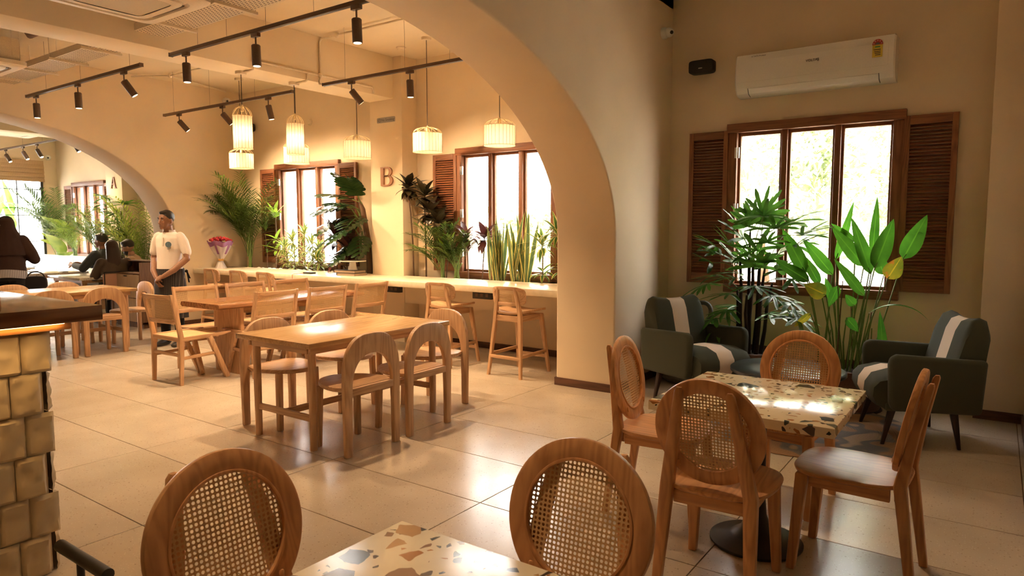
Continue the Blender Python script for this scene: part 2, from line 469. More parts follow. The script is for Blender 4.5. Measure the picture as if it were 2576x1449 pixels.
# ---- floor with separate tiles
def tilemat():
    m, nt, ns, ls, b = nmat('speckled_beige_tile')
    tc = N(ns, 'ShaderNodeNewGeometry')
    n1 = N(ns, 'ShaderNodeTexNoise', i_Scale=2.2, i_Detail=2.0); ls.new(tc.outputs['Position'], n1.inputs['Vector'])
    rb = ramp(ns, [(.3, (.50, .415, .325)), (.7, (.58, .485, .385))]); ls.new(n1.outputs[0], rb.inputs[0])
    prev = rb.outputs[0]
    for s, th, r, c in ((70.0, .80, .26, (.27, .19, .12)), (33.0, .86, .15, (.17, .12, .08)), (95.0, .72, .24, (.75, .68, .58))):
        v = N(ns, 'ShaderNodeTexVoronoi', i_Scale=s); ls.new(tc.outputs['Position'], v.inputs['Vector'])
        sp = N(ns, 'ShaderNodeSeparateColor'); ls.new(v.outputs['Color'], sp.inputs[0])
        a = N(ns, 'ShaderNodeMath', operation='GREATER_THAN'); a.inputs[1].default_value = th; ls.new(sp.outputs[0], a.inputs[0])
        d = N(ns, 'ShaderNodeMath', operation='LESS_THAN'); d.inputs[1].default_value = r; ls.new(v.outputs['Distance'], d.inputs[0])
        mu = N(ns, 'ShaderNodeMath', operation='MULTIPLY'); ls.new(a.outputs[0], mu.inputs[0]); ls.new(d.outputs[0], mu.inputs[1])
        mm = N(ns, 'ShaderNodeMath', operation='MULTIPLY'); mm.inputs[1].default_value = .5; ls.new(mu.outputs[0], mm.inputs[0])
        mx = N(ns, 'ShaderNodeMixRGB'); mx.inputs[2].default_value = (*c, 1); ls.new(mm.outputs[0], mx.inputs[0]); ls.new(prev, mx.inputs[1]); prev = mx.outputs[0]
    oi = N(ns, 'ShaderNodeObjectInfo'); hs = N(ns, 'ShaderNodeHueSaturation'); vr = N(ns, 'ShaderNodeMapRange')
    vr.inputs[3].default_value = .95; vr.inputs[4].default_value = 1.05
    ls.new(oi.outputs['Random'], vr.inputs[0]); ls.new(vr.outputs[0], hs.inputs['Value']); ls.new(prev, hs.inputs['Color'])
    ls.new(hs.outputs[0], b.inputs['Base Color'])
    nr = N(ns, 'ShaderNodeTexNoise', i_Scale=5.0, i_Detail=2.0); ls.new(tc.outputs['Position'], nr.inputs['Vector'])
    rr = N(ns, 'ShaderNodeMapRange'); rr.inputs[3].default_value = .14; rr.inputs[4].default_value = .30; ls.new(nr.outputs[0], rr.inputs[0]); ls.new(rr.outputs[0], b.inputs['Roughness'])
    return m
M['tile'] = tilemat()
M['grout'] = plain('floor_grout', (.20, .125, .07), .9)
fl = struct(bx(XF1, 2.3, YF, YB + .3, -.12, -.006).build('floor', M['grout']))
GAP = .0025
_tm = bx(-.6 + GAP, .6 - GAP, -.3 + GAP, .3 - GAP, -.02, 0).mesh('floor_tile', M['tile'], .0012, 1)
_xs = [-3.41 + 1.2 * k for k in range(-6, 6)]
_ys = [2.81 + .6 * k for k in range(-9, 8)]
for _x in _xs:
    for _y in _ys:
        x0, x1, y0, y1 = max(_x, XF1), min(_x + 1.2, 2.3), max(_y, YF), min(_y + .6, YB)
        if x1 - x0 < .03 or y1 - y0 < .03: continue
        if x1 - x0 > 1.19 and y1 - y0 > .59: link('floor_tile', _tm, fl, (_x + .6, _y + .3, 0))
        else: bx(x0 + GAP, x1 - GAP, y0 + GAP, y1 - GAP, -.02, 0).build('floor_tile', M['tile'], fl)
def mosaic():
    m, nt, ns, ls, b = nmat('grey_patterned_floor')
    mp = coords(ns, ls, (9, 9, 9))
    br = N(ns, 'ShaderNodeTexVoronoi', i_Scale=1.0); ls.new(mp.outputs[0], br.inputs['Vector'])
    rp = ramp(ns, [(.2, (.10, .08, .065)), (.5, (.30, .25, .2)), (.8, (.42, .36, .3))]); ls.new(br.outputs['Distance'], rp.inputs[0])
    ls.new(rp.outputs[0], b.inputs['Base Color']); b.inputs['Roughness'].default_value = .35
    return m
struct(bx(XL, XF1, YF, YB + .3, -.12, 0).build('floor_far_room', mosaic()))

# ---- ceiling
struct(bx(XL - .2, XN1, YF, YB + .25, ZB, ZB + .15).build('ceiling', M['ceil']))
struct(bx(XN1, 2.3, YF, YB + .25, 3.82, 3.97).build('ceiling_near_room', M['ceil']))

# ---- back wall with window openings
OW, OZ0, OZ1 = .70, .93, 2.40
wm = MB()
xs = sorted(WIN_X.values())
edges = [XL - .2]
for c in xs: edges += [c - OW, c + OW]
edges.append(2.3)
for i in range(0, len(edges), 2): wm.box(edges[i], edges[i + 1], YB, YB + .25, 0, 3.97)
for c in xs:
    wm.box(c - OW, c + OW, YB, YB + .25, 0, OZ0); wm.box(c - OW, c + OW, YB, YB + .25, OZ1, 3.97)
struct(wm.build('wall_back', M['wall'], smooth=False))
struct(bx(XL - .2, 2.3, YF - .15, YF, 0, 3.97).build('wall_front', M['wall']))
# pier at the right and the wall beyond it
struct(bx(XR, 2.3, 3.1, YB, 0, 3.97).build('wall_right', M['wall'], bevel=.01))
struct(bx(2.3, 2.45, YF, 3.1, 0, 3.97).build('wall_right_entrance', M['wall']))
# columns (project from the back wall)
struct(bx(-.075, XR, YC, YB, 0, 3.85).build('column_1', M['wall'], bevel=.004))
struct(bx(-6.83, -6.25, YC, YB, 0, ZB).build('column_2', M['wall'], bevel=.004))
struct(bx(-14.3, -13.66, YC, YB, 0, ZB).build('column_3', M['wall'], bevel=.004))
# beam over the middle room and the far room
struct(bx(-6.84, -6.40, YF, YC + .01, 3.14, ZB).build('beam_1', M['ceil'], bevel=.006))
struct(bx(-14.22, -13.75, YF, YC + .01, 3.14, ZB).build('beam_2', M['ceil'], bevel=.006))

# ---- arched walls
AY0, AY1, AZS, AZC = .09, 5.45, 1.40, 2.935
def arch_wall(name, x0, x1, top):
    n = 64
    mid, a, b_ = (AY0 + AY1) / 2, (AY1 - AY0) / 2, AZC - AZS
    curve = [(AY1, 0.0)] + [(mid + a * math.cos(PI * i / n), AZS + b_ * math.sin(PI * i / n)) for i in range(n + 1)] + [(AY0, 0.0)]
    outer = [(YB, 0.0)] + [(YB, AZS)] + [(0, 0)] * (n - 1) + [(YF, AZS), (YF, 0.0)]
    # outer polyline running over the top, one point for each curve point
    for i in range(1, n):
        t = i / n
        if t < .12: outer[1 + i] = (YB, AZS + (top - AZS) * t / .12)
        elif t > .88: outer[1 + i] = (YF, AZS + (top - AZS) * (1 - t) / .12)
        else: outer[1 + i] = (YB + (YF - YB) * (t - .12) / .76, top)
    mb = MB()
    k = len(curve)
    vs = [(x0, *p) for p in curve] + [(x0, *p) for p in outer] + [(x1, *p) for p in curve] + [(x1, *p) for p in outer]
    fs = []
    for i in range(k - 1):
        fs += [(i, i + 1, k + i + 1, k + i), (2 * k + i, 3 * k + i, 3 * k + i + 1, 2 * k + i + 1), (i, 2 * k + i, 2 * k + i + 1, i + 1), (k + i, k + i + 1, 3 * k + i + 1, 3 * k + i)]
    mb.add(vs, fs)
    me = mb.mesh(name, M['wall'], fix=True, ang=30)
    bm = bmesh.new(); bm.from_mesh(me)
    es = [e for e in bm.edges if len(e.link_faces) == 2 and e.calc_face_angle(0) > R(60) and all(AY0 - .01 < v.co.y < AY1 + .01 and v.co.z < AZC + .01 for v in e.verts)]
    bmesh.ops.bevel(bm, geom=es, offset=.018, segments=3, affect='EDGES', profile=.5)
    bm.to_mesh(me); bm.free()
    me.polygons.foreach_set('use_smooth', [True] * len(me.polygons)); me.set_sharp_from_angle(angle=R(50))
    return struct(link(name, me))
arch_wall('wall_arch_near', XN0, XN1, 3.97)
arch_wall('wall_arch_far', XF0, XF1, ZB)

# ---- far left wall with the big gridded window
GY0, GY1, GZ0, GZ1 = 3.1, 6.36, .35, 2.95
lw = MB()
lw.box(XL - .2, XL, YF, GY0, 0, ZB); lw.box(XL - .2, XL, GY1, YB, 0, ZB)
lw.box(XL - .2, XL, GY0, GY1, 0, GZ0); lw.box(XL - .2, XL, GY0, GY1, GZ1, ZB)
struct(lw.build('wall_left', M['wall'], smooth=False))
w5 = struct(empty('window_5', (XL, (GY0 + GY1) / 2, GZ0)))
def child_box(name, mat, parent, x0, x1, y0, y1, z0, z1, bevel=0):
    o = bx(x0, x1, y0, y1, z0, z1)
    p = parent.location
    o.v = [q - Vector(p) for q in o.v]
    return o.build(name, mat, parent, bevel)
for y in (GY0, GY1 - .05): child_box('window_frame', M['black'], w5, XL - .06, XL + .01, y, y + .05, GZ0, GZ1)
for z in (GZ0, GZ1 - .05): child_box('window_frame', M['black'], w5, XL - .06, XL + .01, GY0 + .05, GY1 - .05, z, z + .05)
_gy = [GY1 - .05 - .445 * k for k in range(0, 8)]
_gz = [GZ0 + .05, .655, 1.215, 1.775, 2.335, GZ1 - .05]
for y in _gy[1:]: child_box('glazing_bar', M['black'], w5, XL - .04, XL - .005, y - .009, y + .009, GZ0 + .05, GZ1 - .05)
for z in _gz[1:-1]: child_box('glazing_bar', M['black'], w5, XL - .043, XL - .002, GY0 + .05, GY1 - .05, z - .008, z + .008)
for i in range(len(_gy) - 1):
    for j in range(len(_gz) - 1):
        child_box('window_pane', M['glass'], w5, XL - .026, XL - .022, _gy[i + 1] + .009, _gy[i] - .009, _gz[j] + .008, _gz[j + 1] - .008)

# ---- wooden windows with louvred shutters
_slat = {}
def shutter_obj(name, xc, width, hinge_x, ang, label):
    """louvred shutter standing open, one slat one object"""
    z0, z1 = .945, 2.415
    h = z1 - z0
    root = empty(name, (hinge_x, YB - .03, z0), ang, label, 'shutter', 'louvred window shutters')
    s = 1 if xc > hinge_x else -1
    def b(nm, u0, u1, v0, v1, mat, y0=-.018, y1=.018):
        a, c = sorted((s * u0, s * u1))
        return bx(a, c, y0, y1, v0, v1).build(nm, mat, root, .003)
    b('stile', 0, .045, 0, h, M['shutter_z']); b('stile', width - .045, width, 0, h, M['shutter_z'])
    b('top_rail', .045, width - .045, h - .075, h, M['shutter_x']); b('bottom_rail', .045, width - .045, 0, .095, M['shutter_x'])
    key = (round(width, 3),)
    if key not in _slat:
        w = width - .09
        _slat[key] = MB().bar((-w / 2, 0, 0), (w / 2, 0, 0), .034, .006, (0, 0, 1)).xf(Matrix.Rotation(R(38), 4, 'X')).mesh('slat', M['shutter_x'], smooth=False)
    n = 46
    for i in range(n):
        link('slat', _slat[key], root, (s * width / 2, 0, .095 + (h - .17) * (i + .5) / n))
    return root
def window(n, key, shut_l=True, shut_r=True, names=('', '')):
    c = WIN_X[key]
    root = struct(empty('window_%d' % n, (c, YB, .87)))
    def b(nm, x0, x1, y0, y1, z0, z1, mat, bev=.004):
        o = bx(x0, x1, y0 - YB, y1 - YB, z0 - .87, z1 - .87)
        return o.build(nm, mat, root, bev)
    b('window_head', -.75, .75, YB - .05, YB + .1, 2.39, 2.475, M['shutter_x'])
    b('window_sill', -.75, .75, YB - .045, YB + .1, .865, .945, M['shutter_x'])
    for s in (-1, 1):
        x0, x1 = sorted((s * .75, s * .655)); b('window_jamb', x0, x1, YB - .035, YB + .1, .945, 2.39, M['shutter_z'])
    for x in (-.225, .225): b('mullion', x - .026, x + .026, YB - .02, YB + .09, .945, 2.39, M['shutter_z'])
    for x0, x1 in ((-.655, -.251), (-.199, .199), (.251, .655)):
        b('casement', x0, x0 + .022, YB + .02, YB + .06, .945, 2.39, M['shutter_z'], .002)
        b('casement', x1 - .022, x1, YB + .02, YB + .06, .945, 2.39, M['shutter_z'], .002)
        b('casement', x0 + .022, x1 - .022, YB + .02, YB + .06, .945, .975, M['shutter_x'], .002)
        b('casement', x0 + .022, x1 - .022, YB + .02, YB + .06, 2.36, 2.39, M['shutter_x'], .002)
        b('window_pane', x0 + .022, x1 - .022, YB + .038, YB + .042, .975, 2.36, M['glass'], 0)
    for z in (1.18, 1.67, 2.2):
        h = MB().box(-.668, -.650, -.055, -.035, z - .05 - .87, z + .05 - .87); h.box(-.645, -.627, -.055, -.035, z - .05 - .87, z + .05 - .87)
        h.build('hinge', M['chrome'], root, .001)
    if shut_l: shutter_obj('window_shutter', c - 1, .385, c - .735, 0, names[0])
    if shut_r: shutter_obj('window_shutter', c + 1, .385, c + .735, 0, names[1])
window(1, 'C', names=('louvred wooden shutter on the left of the window under the wall air conditioner', 'louvred wooden shutter on the right of the window under the wall air conditioner'))
window(2, 'B2', shut_r=False, names=('louvred wooden shutter behind the tall dark-leaved plants beside column B', ''))
window(3, 'B1', names=('louvred wooden shutter beside the big feathery palm on the counter wall', 'louvred wooden shutter behind the monstera plant'))
window(4, 'A', names=('louvred wooden shutter next to the far gridded window', 'louvred wooden shutter below the letter A'))

# ---- skirting boards
def skirt(name, x0, x1, y0, y1): struct(bx(x0, x1, y0, y1, 0, .075).build(name, M['skirt'], bevel=.003))
skirt('baseboard_pillar', XN0 - .012, XN1 + .012, AY1 - .014, AY1)
skirt('baseboard_pillar_side', XN1, XN1 + .014, AY1, YB)
skirt('baseboard_pillar_inner', XN0 - .014, XN0, AY1, YB)
skirt('baseboard_back', XN1 + .014, -.075, YB - .014, YB)
skirt('baseboard_column', -.089, XR, YC - .014, YC)
skirt('baseboard_column_side', -.089, -.075, YC, YB)
skirt('baseboard_right', XR - .014, XR, 3.1, YC - .014)
skirt('baseboard_counter_wall', XF1, XN0 - .014, YB - .014, YB)
skirt('baseboard_far_arch', XF1, XF1 + .014, AY1, YB - .014)

# ---- outdoors: ground, neighbour wall, sunlit foliage
struct(bx(-30, 12, YB + .3, 24, -.4, -.12).build('ground_outside', plain('dusty_ground', (.55, .50, .42), .95, scale=3)))
struct(bx(-30, XL - .25, YF - 4, YB + .3, -.4, -.12).build('ground_outside_left', plain('pale_paving', (.7, .66, .6), .95, scale=3)))
# ================================================================== LEAF TOOLS
M['lf_palm'] = leafmat('palm_green', (.04, .085, .012), (.13, .20, .035), trans=.35)
M['lf_palm_y'] = leafmat('palm_yellow_green', (.14, .22, .03), (.30, .36, .06), trans=.45)
M['lf_rhapis'] = leafmat('lady_palm_green', (.03, .10, .014), (.10, .26, .03), trans=.45, rough=.3)
M['lf_heli'] = leafmat('heliconia_green', (.035, .14, .012), (.085, .28, .022), trans=.5, rough=.3, vein=1)
M['lf_heli_y'] = leafmat('heliconia_yellowing', (.12, .2, .02), (.55, .42, .03), trans=.45, rough=.4, vein=1, spots=(.6, .22, .03))
M['lf_snake'] = leafmat('snake_plant_green', (.05, .09, .03), (.14, .2, .07), edge=(.75, .62, .18), edge_w=.13, trans=.2)
M['lf_song'] = leafmat('variegated_dracaena', (.06, .14, .025), (.13, .22, .04), edge=(.78, .68, .22), edge_w=.17, trans=.35)
M['lf_dark'] = leafmat('dark_croton_leaf', (.022, .028, .014), (.07, .045, .022), trans=.15, rough=.28, vein=1)
M['lf_red'] = leafmat('burgundy_cordyline', (.035, .014, .013), (.12, .03, .025), trans=.3, rough=.28)
M['lf_monst'] = leafmat('monstera_green', (.014, .04, .012), (.04, .085, .022), trans=.2, rough=.25, vein=1)
M['lf_bright'] = leafmat('bright_leaf', (.2, .36, .03), (.42, .58, .07), trans=.5)
M['stem_green'] = plain('green_stem', (.13, .2, .045), .5, var=.2)
M['stem_brown'] = plain('brown_stem', (.12, .065, .035), .8, var=.3, scale=50)
M['stem_dark'] = plain('fibrous_dark_stem', (.035, .02, .014), .9, var=.4, scale=60)

PROF = {
    'lance': lambda t: max(.02, math.sin(PI * min(1, t ** .75)) ** .9) if 0 < t < 1 else .03,
    'paddle': lambda t: .05 if t <= 0 else (max(.02, math.sin(PI * t ** .72) ** .75 * (1 - .25 * t)) if t < 1 else .015),
    'strap': lambda t: .75 + .25 * math.sin(PI * t) if t < .6 else max(.03, (.75 + .25 * math.sin(PI * t)) * (1 - ((t - .6) / .4) ** 1.6)),
    'sword': lambda t: (.55 + .45 * min(1, t / .35)) if t < .62 else max(.015, 1 - ((t - .62) / .38) ** 1.5),
    'blunt': lambda t: .45 + .55 * min(1, t / .3) if t < .85 else max(.3, 1 - ((t - .85) / .15) ** 2 * .7),
}
def blade(mb, p, d, L, W, droop=.6, n=6, fold=.12, prof='lance', up=(0, 0, 1), twist=0.0):
    if mb.uv is None: mb.uv = []
    p = Vector(p); d = Vector(d).normalized(); upv = Vector(up)
    s = d.cross(upv)
    if s.length < .05: s = Vector((rng.uniform(-1, 1), rng.uniform(-1, 1), 0)).cross(d)
    s.normalize()
    if twist: s = Matrix.Rotation(twist, 3, d) @ s
    f = PROF[prof]
    b = len(mb.v)
    st = L / n
    for i in range(n + 1):
        t = i / n
        nn = s.cross(d)
        w = W * .5 * f(t)
        mb.v += [p - s * w, p - nn * (fold * w), p + s * w]
        mb.uv += [(0, t), (.5, t), (1, t)]
        if i < n:
            for k in (0, 1):
                mb.f.append((b + i * 3 + k, b + i * 3 + k + 1, b + i * 3 + 3 + k + 1, b + i * 3 + 3 + k))
        p = p + d * st
        d = (Matrix.Rotation(-droop / n, 3, s) @ d).normalized()
    return p, d
CLAMP = [-99, 99, 99]
def leafobj(mb, name, mat, parent):
    lx, ly = parent.location.x, parent.location.y
    for q in mb.v:
        q.x = min(max(q.x, CLAMP[0] - lx), CLAMP[1] - lx); q.y = min(q.y, CLAMP[2] - ly)
    return mb.build(name, mat, parent, fix=False, ang=80)

def dirv(az, el): return Vector((math.cos(az) * math.cos(el), math.sin(az) * math.cos(el), math.sin(el)))

def curve_pts(p, d, L, droop, n):
    pts = [Vector(p)]; d = Vector(d).normalized(); ds = [d.copy()]
    s = d.cross(Vector((0, 0, 1)))
    s = s.normalized() if s.length > .05 else Vector((1, 0, 0))
    for i in range(n):
        pts.append(pts[-1] + d * (L / n))
        d = (Matrix.Rotation(-droop / n, 3, s) @ d).normalized(); ds.append(d.copy())
    return pts, ds

def palm_frond(parent, p, d, L, droop, leaf_l, leaf_w, mat, nl=16, bare=.25, vang=1.0, stemmat=None):
    pts, ds = curve_pts(p, d, L, droop, 24)
    for q in pts:
        q.x = min(max(q.x, CLAMP[0] + .01 - parent.location.x), CLAMP[1] - .01 - parent.location.x); q.y = min(q.y, CLAMP[2] - .01 - parent.location.y)
    st = MB().tube(pts[::3], [.006 * (1 - .8 * i / 8) for i in range(9)], 5)
    fr = st.build('frond_stalk', stemmat or M['stem_green'], parent)
    mb = MB(); mb.uv = []
    for i in range(nl):
        t = bare + (1 - bare) * (i + .5) / nl
        q = pts[min(23, int(t * 24))].lerp(pts[min(24, int(t * 24) + 1)], t * 24 % 1); dd = ds[min(24, int(t * 24))]
        sd = dd.cross(Vector((0, 0, 1)))
        sd = sd.normalized() if sd.length > .05 else Vector((1, 0, 0))
        nn = sd.cross(dd)
        ll = leaf_l * (.55 + .6 * math.sin(PI * min(1, t * .9 + .08))) * rng.uniform(.85, 1.1)
        for k in (-1, 1):
            a = R(58 - 30 * t) * vang
            v = (dd * math.cos(a) + sd * k * math.sin(a) + nn * rng.uniform(.02, .25)).normalized()
            blade(mb, q, v, ll, leaf_w, rng.uniform(.5, 1.1), 4, .25, 'lance')
    o = leafobj(mb, 'frond', mat, parent)
    return o

def fan_leaf(parent, p, d, L, W, mat, nseg=8, spread=2.4, droop=.5, name='fan_leaf'):
    """lady-palm fan: blunt strips spreading from one point"""
    d = Vector(d).normalized()
    s = d.cross(Vector((0, 0, 1)))
    s = s.normalized() if s.length > .1 else Vector((rng.uniform(-1, 1), rng.uniform(-1, 1), 0)).normalized()
    nn = s.cross(d)
    mb = MB(); mb.uv = []
    for i in range(nseg):
        a = (i / (nseg - 1) - .5) * spread
        v = d * math.cos(a) + s * math.sin(a) + nn * rng.uniform(-.12, .18)
        blade(mb, p, v, L * rng.uniform(.82, 1.08) * (1 - .18 * abs(a) / spread), W * rng.uniform(.8, 1.1), droop * rng.uniform(.4, 1.5), 5, .25, 'blunt', up=nn)
    return leafobj(mb, name, mat, parent)

def rosette(parent, p, n, L, W, mat, droop=1.2, el0=1.2, el1=.1, prof='lance', name='leaf_rosette', fold=.2, seg=6):
    mb = MB(); mb.uv = []
    for i in range(n):
        t = i / max(1, n - 1)
        az = i * 2.39996 + rng.uniform(-.3, .3)
        blade(mb, Vector(p) + Vector((0, 0, -t * L * .18)), dirv(az, el0 + (el1 - el0) * t), L * rng.uniform(.8, 1.1) * (.7 + .3 * math.sin(PI * t + .4)), W * rng.uniform(.85, 1.15), droop * rng.uniform(.6, 1.3), seg, fold, prof)
    return leafobj(mb, name, mat, parent)
# ================================================================== FURNITURE TOOLS
def cane_cells(w, h, pitch, inside, hole=.30):
    """woven sheet in the local YZ plane with an octagonal hole in each cell"""
    mb = MB()
    ny, nz = int(w / pitch), int(h / pitch)
    for i in range(ny):
        for j in range(nz):
            y = (i - (ny - 1) / 2) * pitch; z = (j - (nz - 1) / 2) * pitch
            if not inside(y, z): continue
            hp = pitch / 2
            o = [(0, y + a * hp, z + b * hp) for a, b in ((1, 0), (1, 1), (0, 1), (-1, 1), (-1, 0), (-1, -1), (0, -1), (1, -1))]
            r = pitch * hole
            q = [(0, y + r * math.cos(k * PI / 4) * (1.0 if k % 2 == 0 else 1.05), z + r * math.sin(k * PI / 4) * (1.0 if k % 2 == 0 else 1.05)) for k in range(8)]
            mb.add(o + q, [(k, (k + 1) % 8, 8 + (k + 1) % 8, 8 + k) for k in range(8)])
    return mb

def ring_band(mb, c, u, v, ra, rb, hw, ht, n=64):
    """elliptical hoop with a rounded rectangular section"""
    c = Vector(c); u = Vector(u); v = Vector(v); w = u.cross(v)
    sec = superell(hw, ht, 12, 4.5)
    rings = []
    for i in range(n):
        a = 2 * PI * i / n
        e = (u * math.cos(a) + v * math.sin(a))
        p = c + u * (ra * math.cos(a)) + v * (rb * math.sin(a))
        rings.append([p + e * s[0] + w * s[1] for s in sec])
    mb.loft(rings, closed=True)
    return mb

def flat_outline(poly, z0, z1, dish=0.0):
    mb = MB()
    n = len(poly)
    mb.loft([[(x, y, z0) for x, y in poly], [(x, y, z1) for x, y in poly]], True)
    return mb

# ---- teak chair with a round cane back ------------------------------------------------
def make_round_chair():
    root = empty('round_back_chair')
    tag(root, None, 'chair', 'teak chairs with round cane backs')
    seat = []
    for x, y in superell(.225, .225, 48, 3.4):
        seat.append((x - .005, y * (1.0 - .10 * (x < 0) * abs(x) / .225)))
    rings = []
    for z, k in ((.428, .94), (.434, .985), (.444, 1.0), (.450, .985), (.4515, .93), (.447, .6), (.443, .25)):
        rings.append([(x * k, y * k, z) for x, y in seat])
    MB().loft(rings).build('seat', M['teak_x'], root)
    for s in (-1, 1):
        MB().leg((.195, s * .185, 0), (.165, s * .165, .43), .036, .052, .036, .05).build('front_leg', M['teak_z'], root, .006)
        # rear leg that runs up as the back post
        pr = [(-.265, .185, 0, .036, .034), (-.225, .172, .30, .05, .044), (-.205, .165, .45, .055, .048), (-.245, .128, .68, .046, .038), (-.285, .098, .855, .034, .028), (-.288, .097, .868, .018, .016)]
        rr = []
        for x, y, z, w, d in pr:
            rr.append([(x + d * .5 * a, s * y + w * .5 * b, z) for a, b in superell(1, 1, 12, 5)])
        MB().loft(rr).build('back_post', M['teak_z'], root)
    for s in (-1, 1): bx(-.17, .14, s * .1565 - .0115, s * .1565 + .0115, .375, .428).build('side_rail', M['teak_x'], root, .003)
    for x in (.15, -.205): bx(x, x + .023, -.14, .14, .375, .428).build('cross_rail', M['teak_y'], root, .003)
    t = R(11)
    v = Vector((-math.sin(t), 0, math.cos(t))); u = Vector((0, 1, 0)); c = Vector((-.212, 0, .687))
    ring = ring_band(MB(), c, u, v, .188, .193, .030, .0135).build('back_ring', M['teak_z'], root)
    f = v.cross(u) * -1
    f = Vector((math.cos(t), 0, math.sin(t)))
    bead = ring_band(MB(), c + f * .008, u, v, .160, .165, .0045, .0075).build('ring_bead', M['teak_z'], root)
    pan = cane_cells(.34, .35, .0132, lambda y, z: (y / .166) ** 2 + (z / .171) ** 2 < 1, .335)
    Mx = Matrix(((f.x, 0, v.x, c.x), (0, 1, 0, 0), (f.z, 0, v.z, c.z), (0, 0, 0, 1)))
    pan.xf(Mx).build('cane_panel', M['cane'], root, smooth=False, fix=False)
    for s in (-1, 1): MB().bar((-.222, s * .15, .535), (-.172, s * .115, .545), .03, .03).build('back_bracket', M['teak_y'], root, .006)
    return root

# ---- oak chair with an arched back ------------------------------------------------------
def make_arch_chair():
    root = empty('arch_back_chair')
    tag(root, None, 'chair', 'oak chairs with arched backs')
    n = 40
    out, inn = [], []
    for i in range(n + 1):
        a = PI * i / n
        c_, s_ = math.cos(a), math.sin(a)
        out.append((.248 * math.copysign(abs(c_) ** .72, c_), .47 + .325 * abs(s_) ** .72))
        inn.append((.178 * math.copysign(abs(c_) ** .9, c_), .445 + .215 * abs(s_) ** .9))
    out = [(.240, 0), (.244, .25)] + out + [(-.244, .25), (-.240, 0)]
    inn = [(.186, 0), (.184, .25)] + inn + [(-.184, .25), (-.186, 0)]
    MB().strip(out, inn, (-.228, 0, 0), (0, 1, 0), (0, 0, 1), (.036, 0, 0)).build('arched_back', M['oak_z'], root, .008)
    poly = [(-.20, -.195), (-.20, .195)] + [(-.10 + .33 * math.cos(a), .235 * math.sin(a)) for a in [PI / 2 - PI * i / 30 for i in range(31)]]
    rings = []
    for z, k in ((.420, .95), (.426, .99), (.440, 1.0), (.449, .99), (.452, .95), (.449, .5)):
        rings.append([((x + .2) * (1 if z < .445 else k) - .2, y * k, z) for x, y in poly])
    MB().loft(rings).build('seat', M['oak_y'], root)
    MB().box(-.226, -.194, -.184, .184, .40, .449).build('seat_rail', M['oak_y'], root, .004)
    for s in (-1, 1):
        MB().leg((.135, s * .175, 0), (.125, s * .165, .423), .04, .044).build('front_leg', M['oak_z'], root, .008)
    return root

# ---- oak chair with a rectangular cane back and slanted front legs ----------------------
def make_cane_chair():
    root = empty('cane_back_chair')
    tag(root, None, 'chair', 'cane chairs around the live-edge table')
    W = .235
    for s in (-1, 1):
        rr = []
        for x, z, w, d in ((-.215, 0, .03, .034), (-.205, .25, .034, .042), (-.20, .45, .036, .046), (-.235, .64, .034, .04), (-.285, .865, .028, .03)):
            rr.append([(x + d / 2 * a, s * W + w / 2 * b, z) for a, b in superell(1, 1, 12, 6)])
        MB().loft(rr).build('rear_leg', M['oak_z'], root)
        MB().bar((.27, s * W, 0), (.085, s * W, .435), .036, .046, (1, 0, 0), .04, .05).build('front_leg', M['oak_z'], root, .005)
        MB().prism([(-.2, .415), (.22, .43), (.315, .447), (.315, .462), (.2, .462), (-.2, .458)], (0, s * W - .018, 0), (1, 0, 0), (0, 0, 1), (0, .036, 0)).build('side_rail', M['oak_x'], root, .005)
        MB().bar((-.205, s * W, .255), (.165, s * W, .265), .022, .03).build('stretcher', M['oak_x'], root, .003)
    for x0, x1 in ((-.222, -.186), (.17, .2)): bx(x0, x1, -W + .018, W - .018, .415, .457).build('seat_rail', M['oak_y'], root, .003)
    MB().bar((-.206, -W + .015, .285), (-.206, W - .015, .285), .02, .032).build('back_stretcher', M['oak_y'], root, .003)
    bx(-.19, .175, -W + .016, W - .016, .438, .452).build('cane_seat', M['cane'], root, .002)
    def curved_rail(nm, z0, z1, xb):
        rr = []
        for i in range(13):
            y = -W + .012 + (2 * W - .024) * i / 12
            x = xb - .03 * (1 - (y / W) ** 2)
            rr.append([(x - .011, y, z0), (x + .011, y, z0), (x + .011 - .01, y, z1), (x - .011 - .01, y, z1)])
        MB().loft(rr).build(nm, M['oak_y'], root, .003)
    curved_rail('top_rail', .815, .86, -.272); curved_rail('lower_rail', .585, .625, -.228)
    pan = cane_cells(2 * W - .03, .198, .0105, lambda y, z: True, .31)
    for q in pan.v:
        y, z = q.y, q.z
        q.x = -.251 - z * .2 - .03 * (1 - (y / W) ** 2); q.z = z + .72
    pan.build('cane_panel', M['cane'], root, smooth=False, fix=False)
    return root

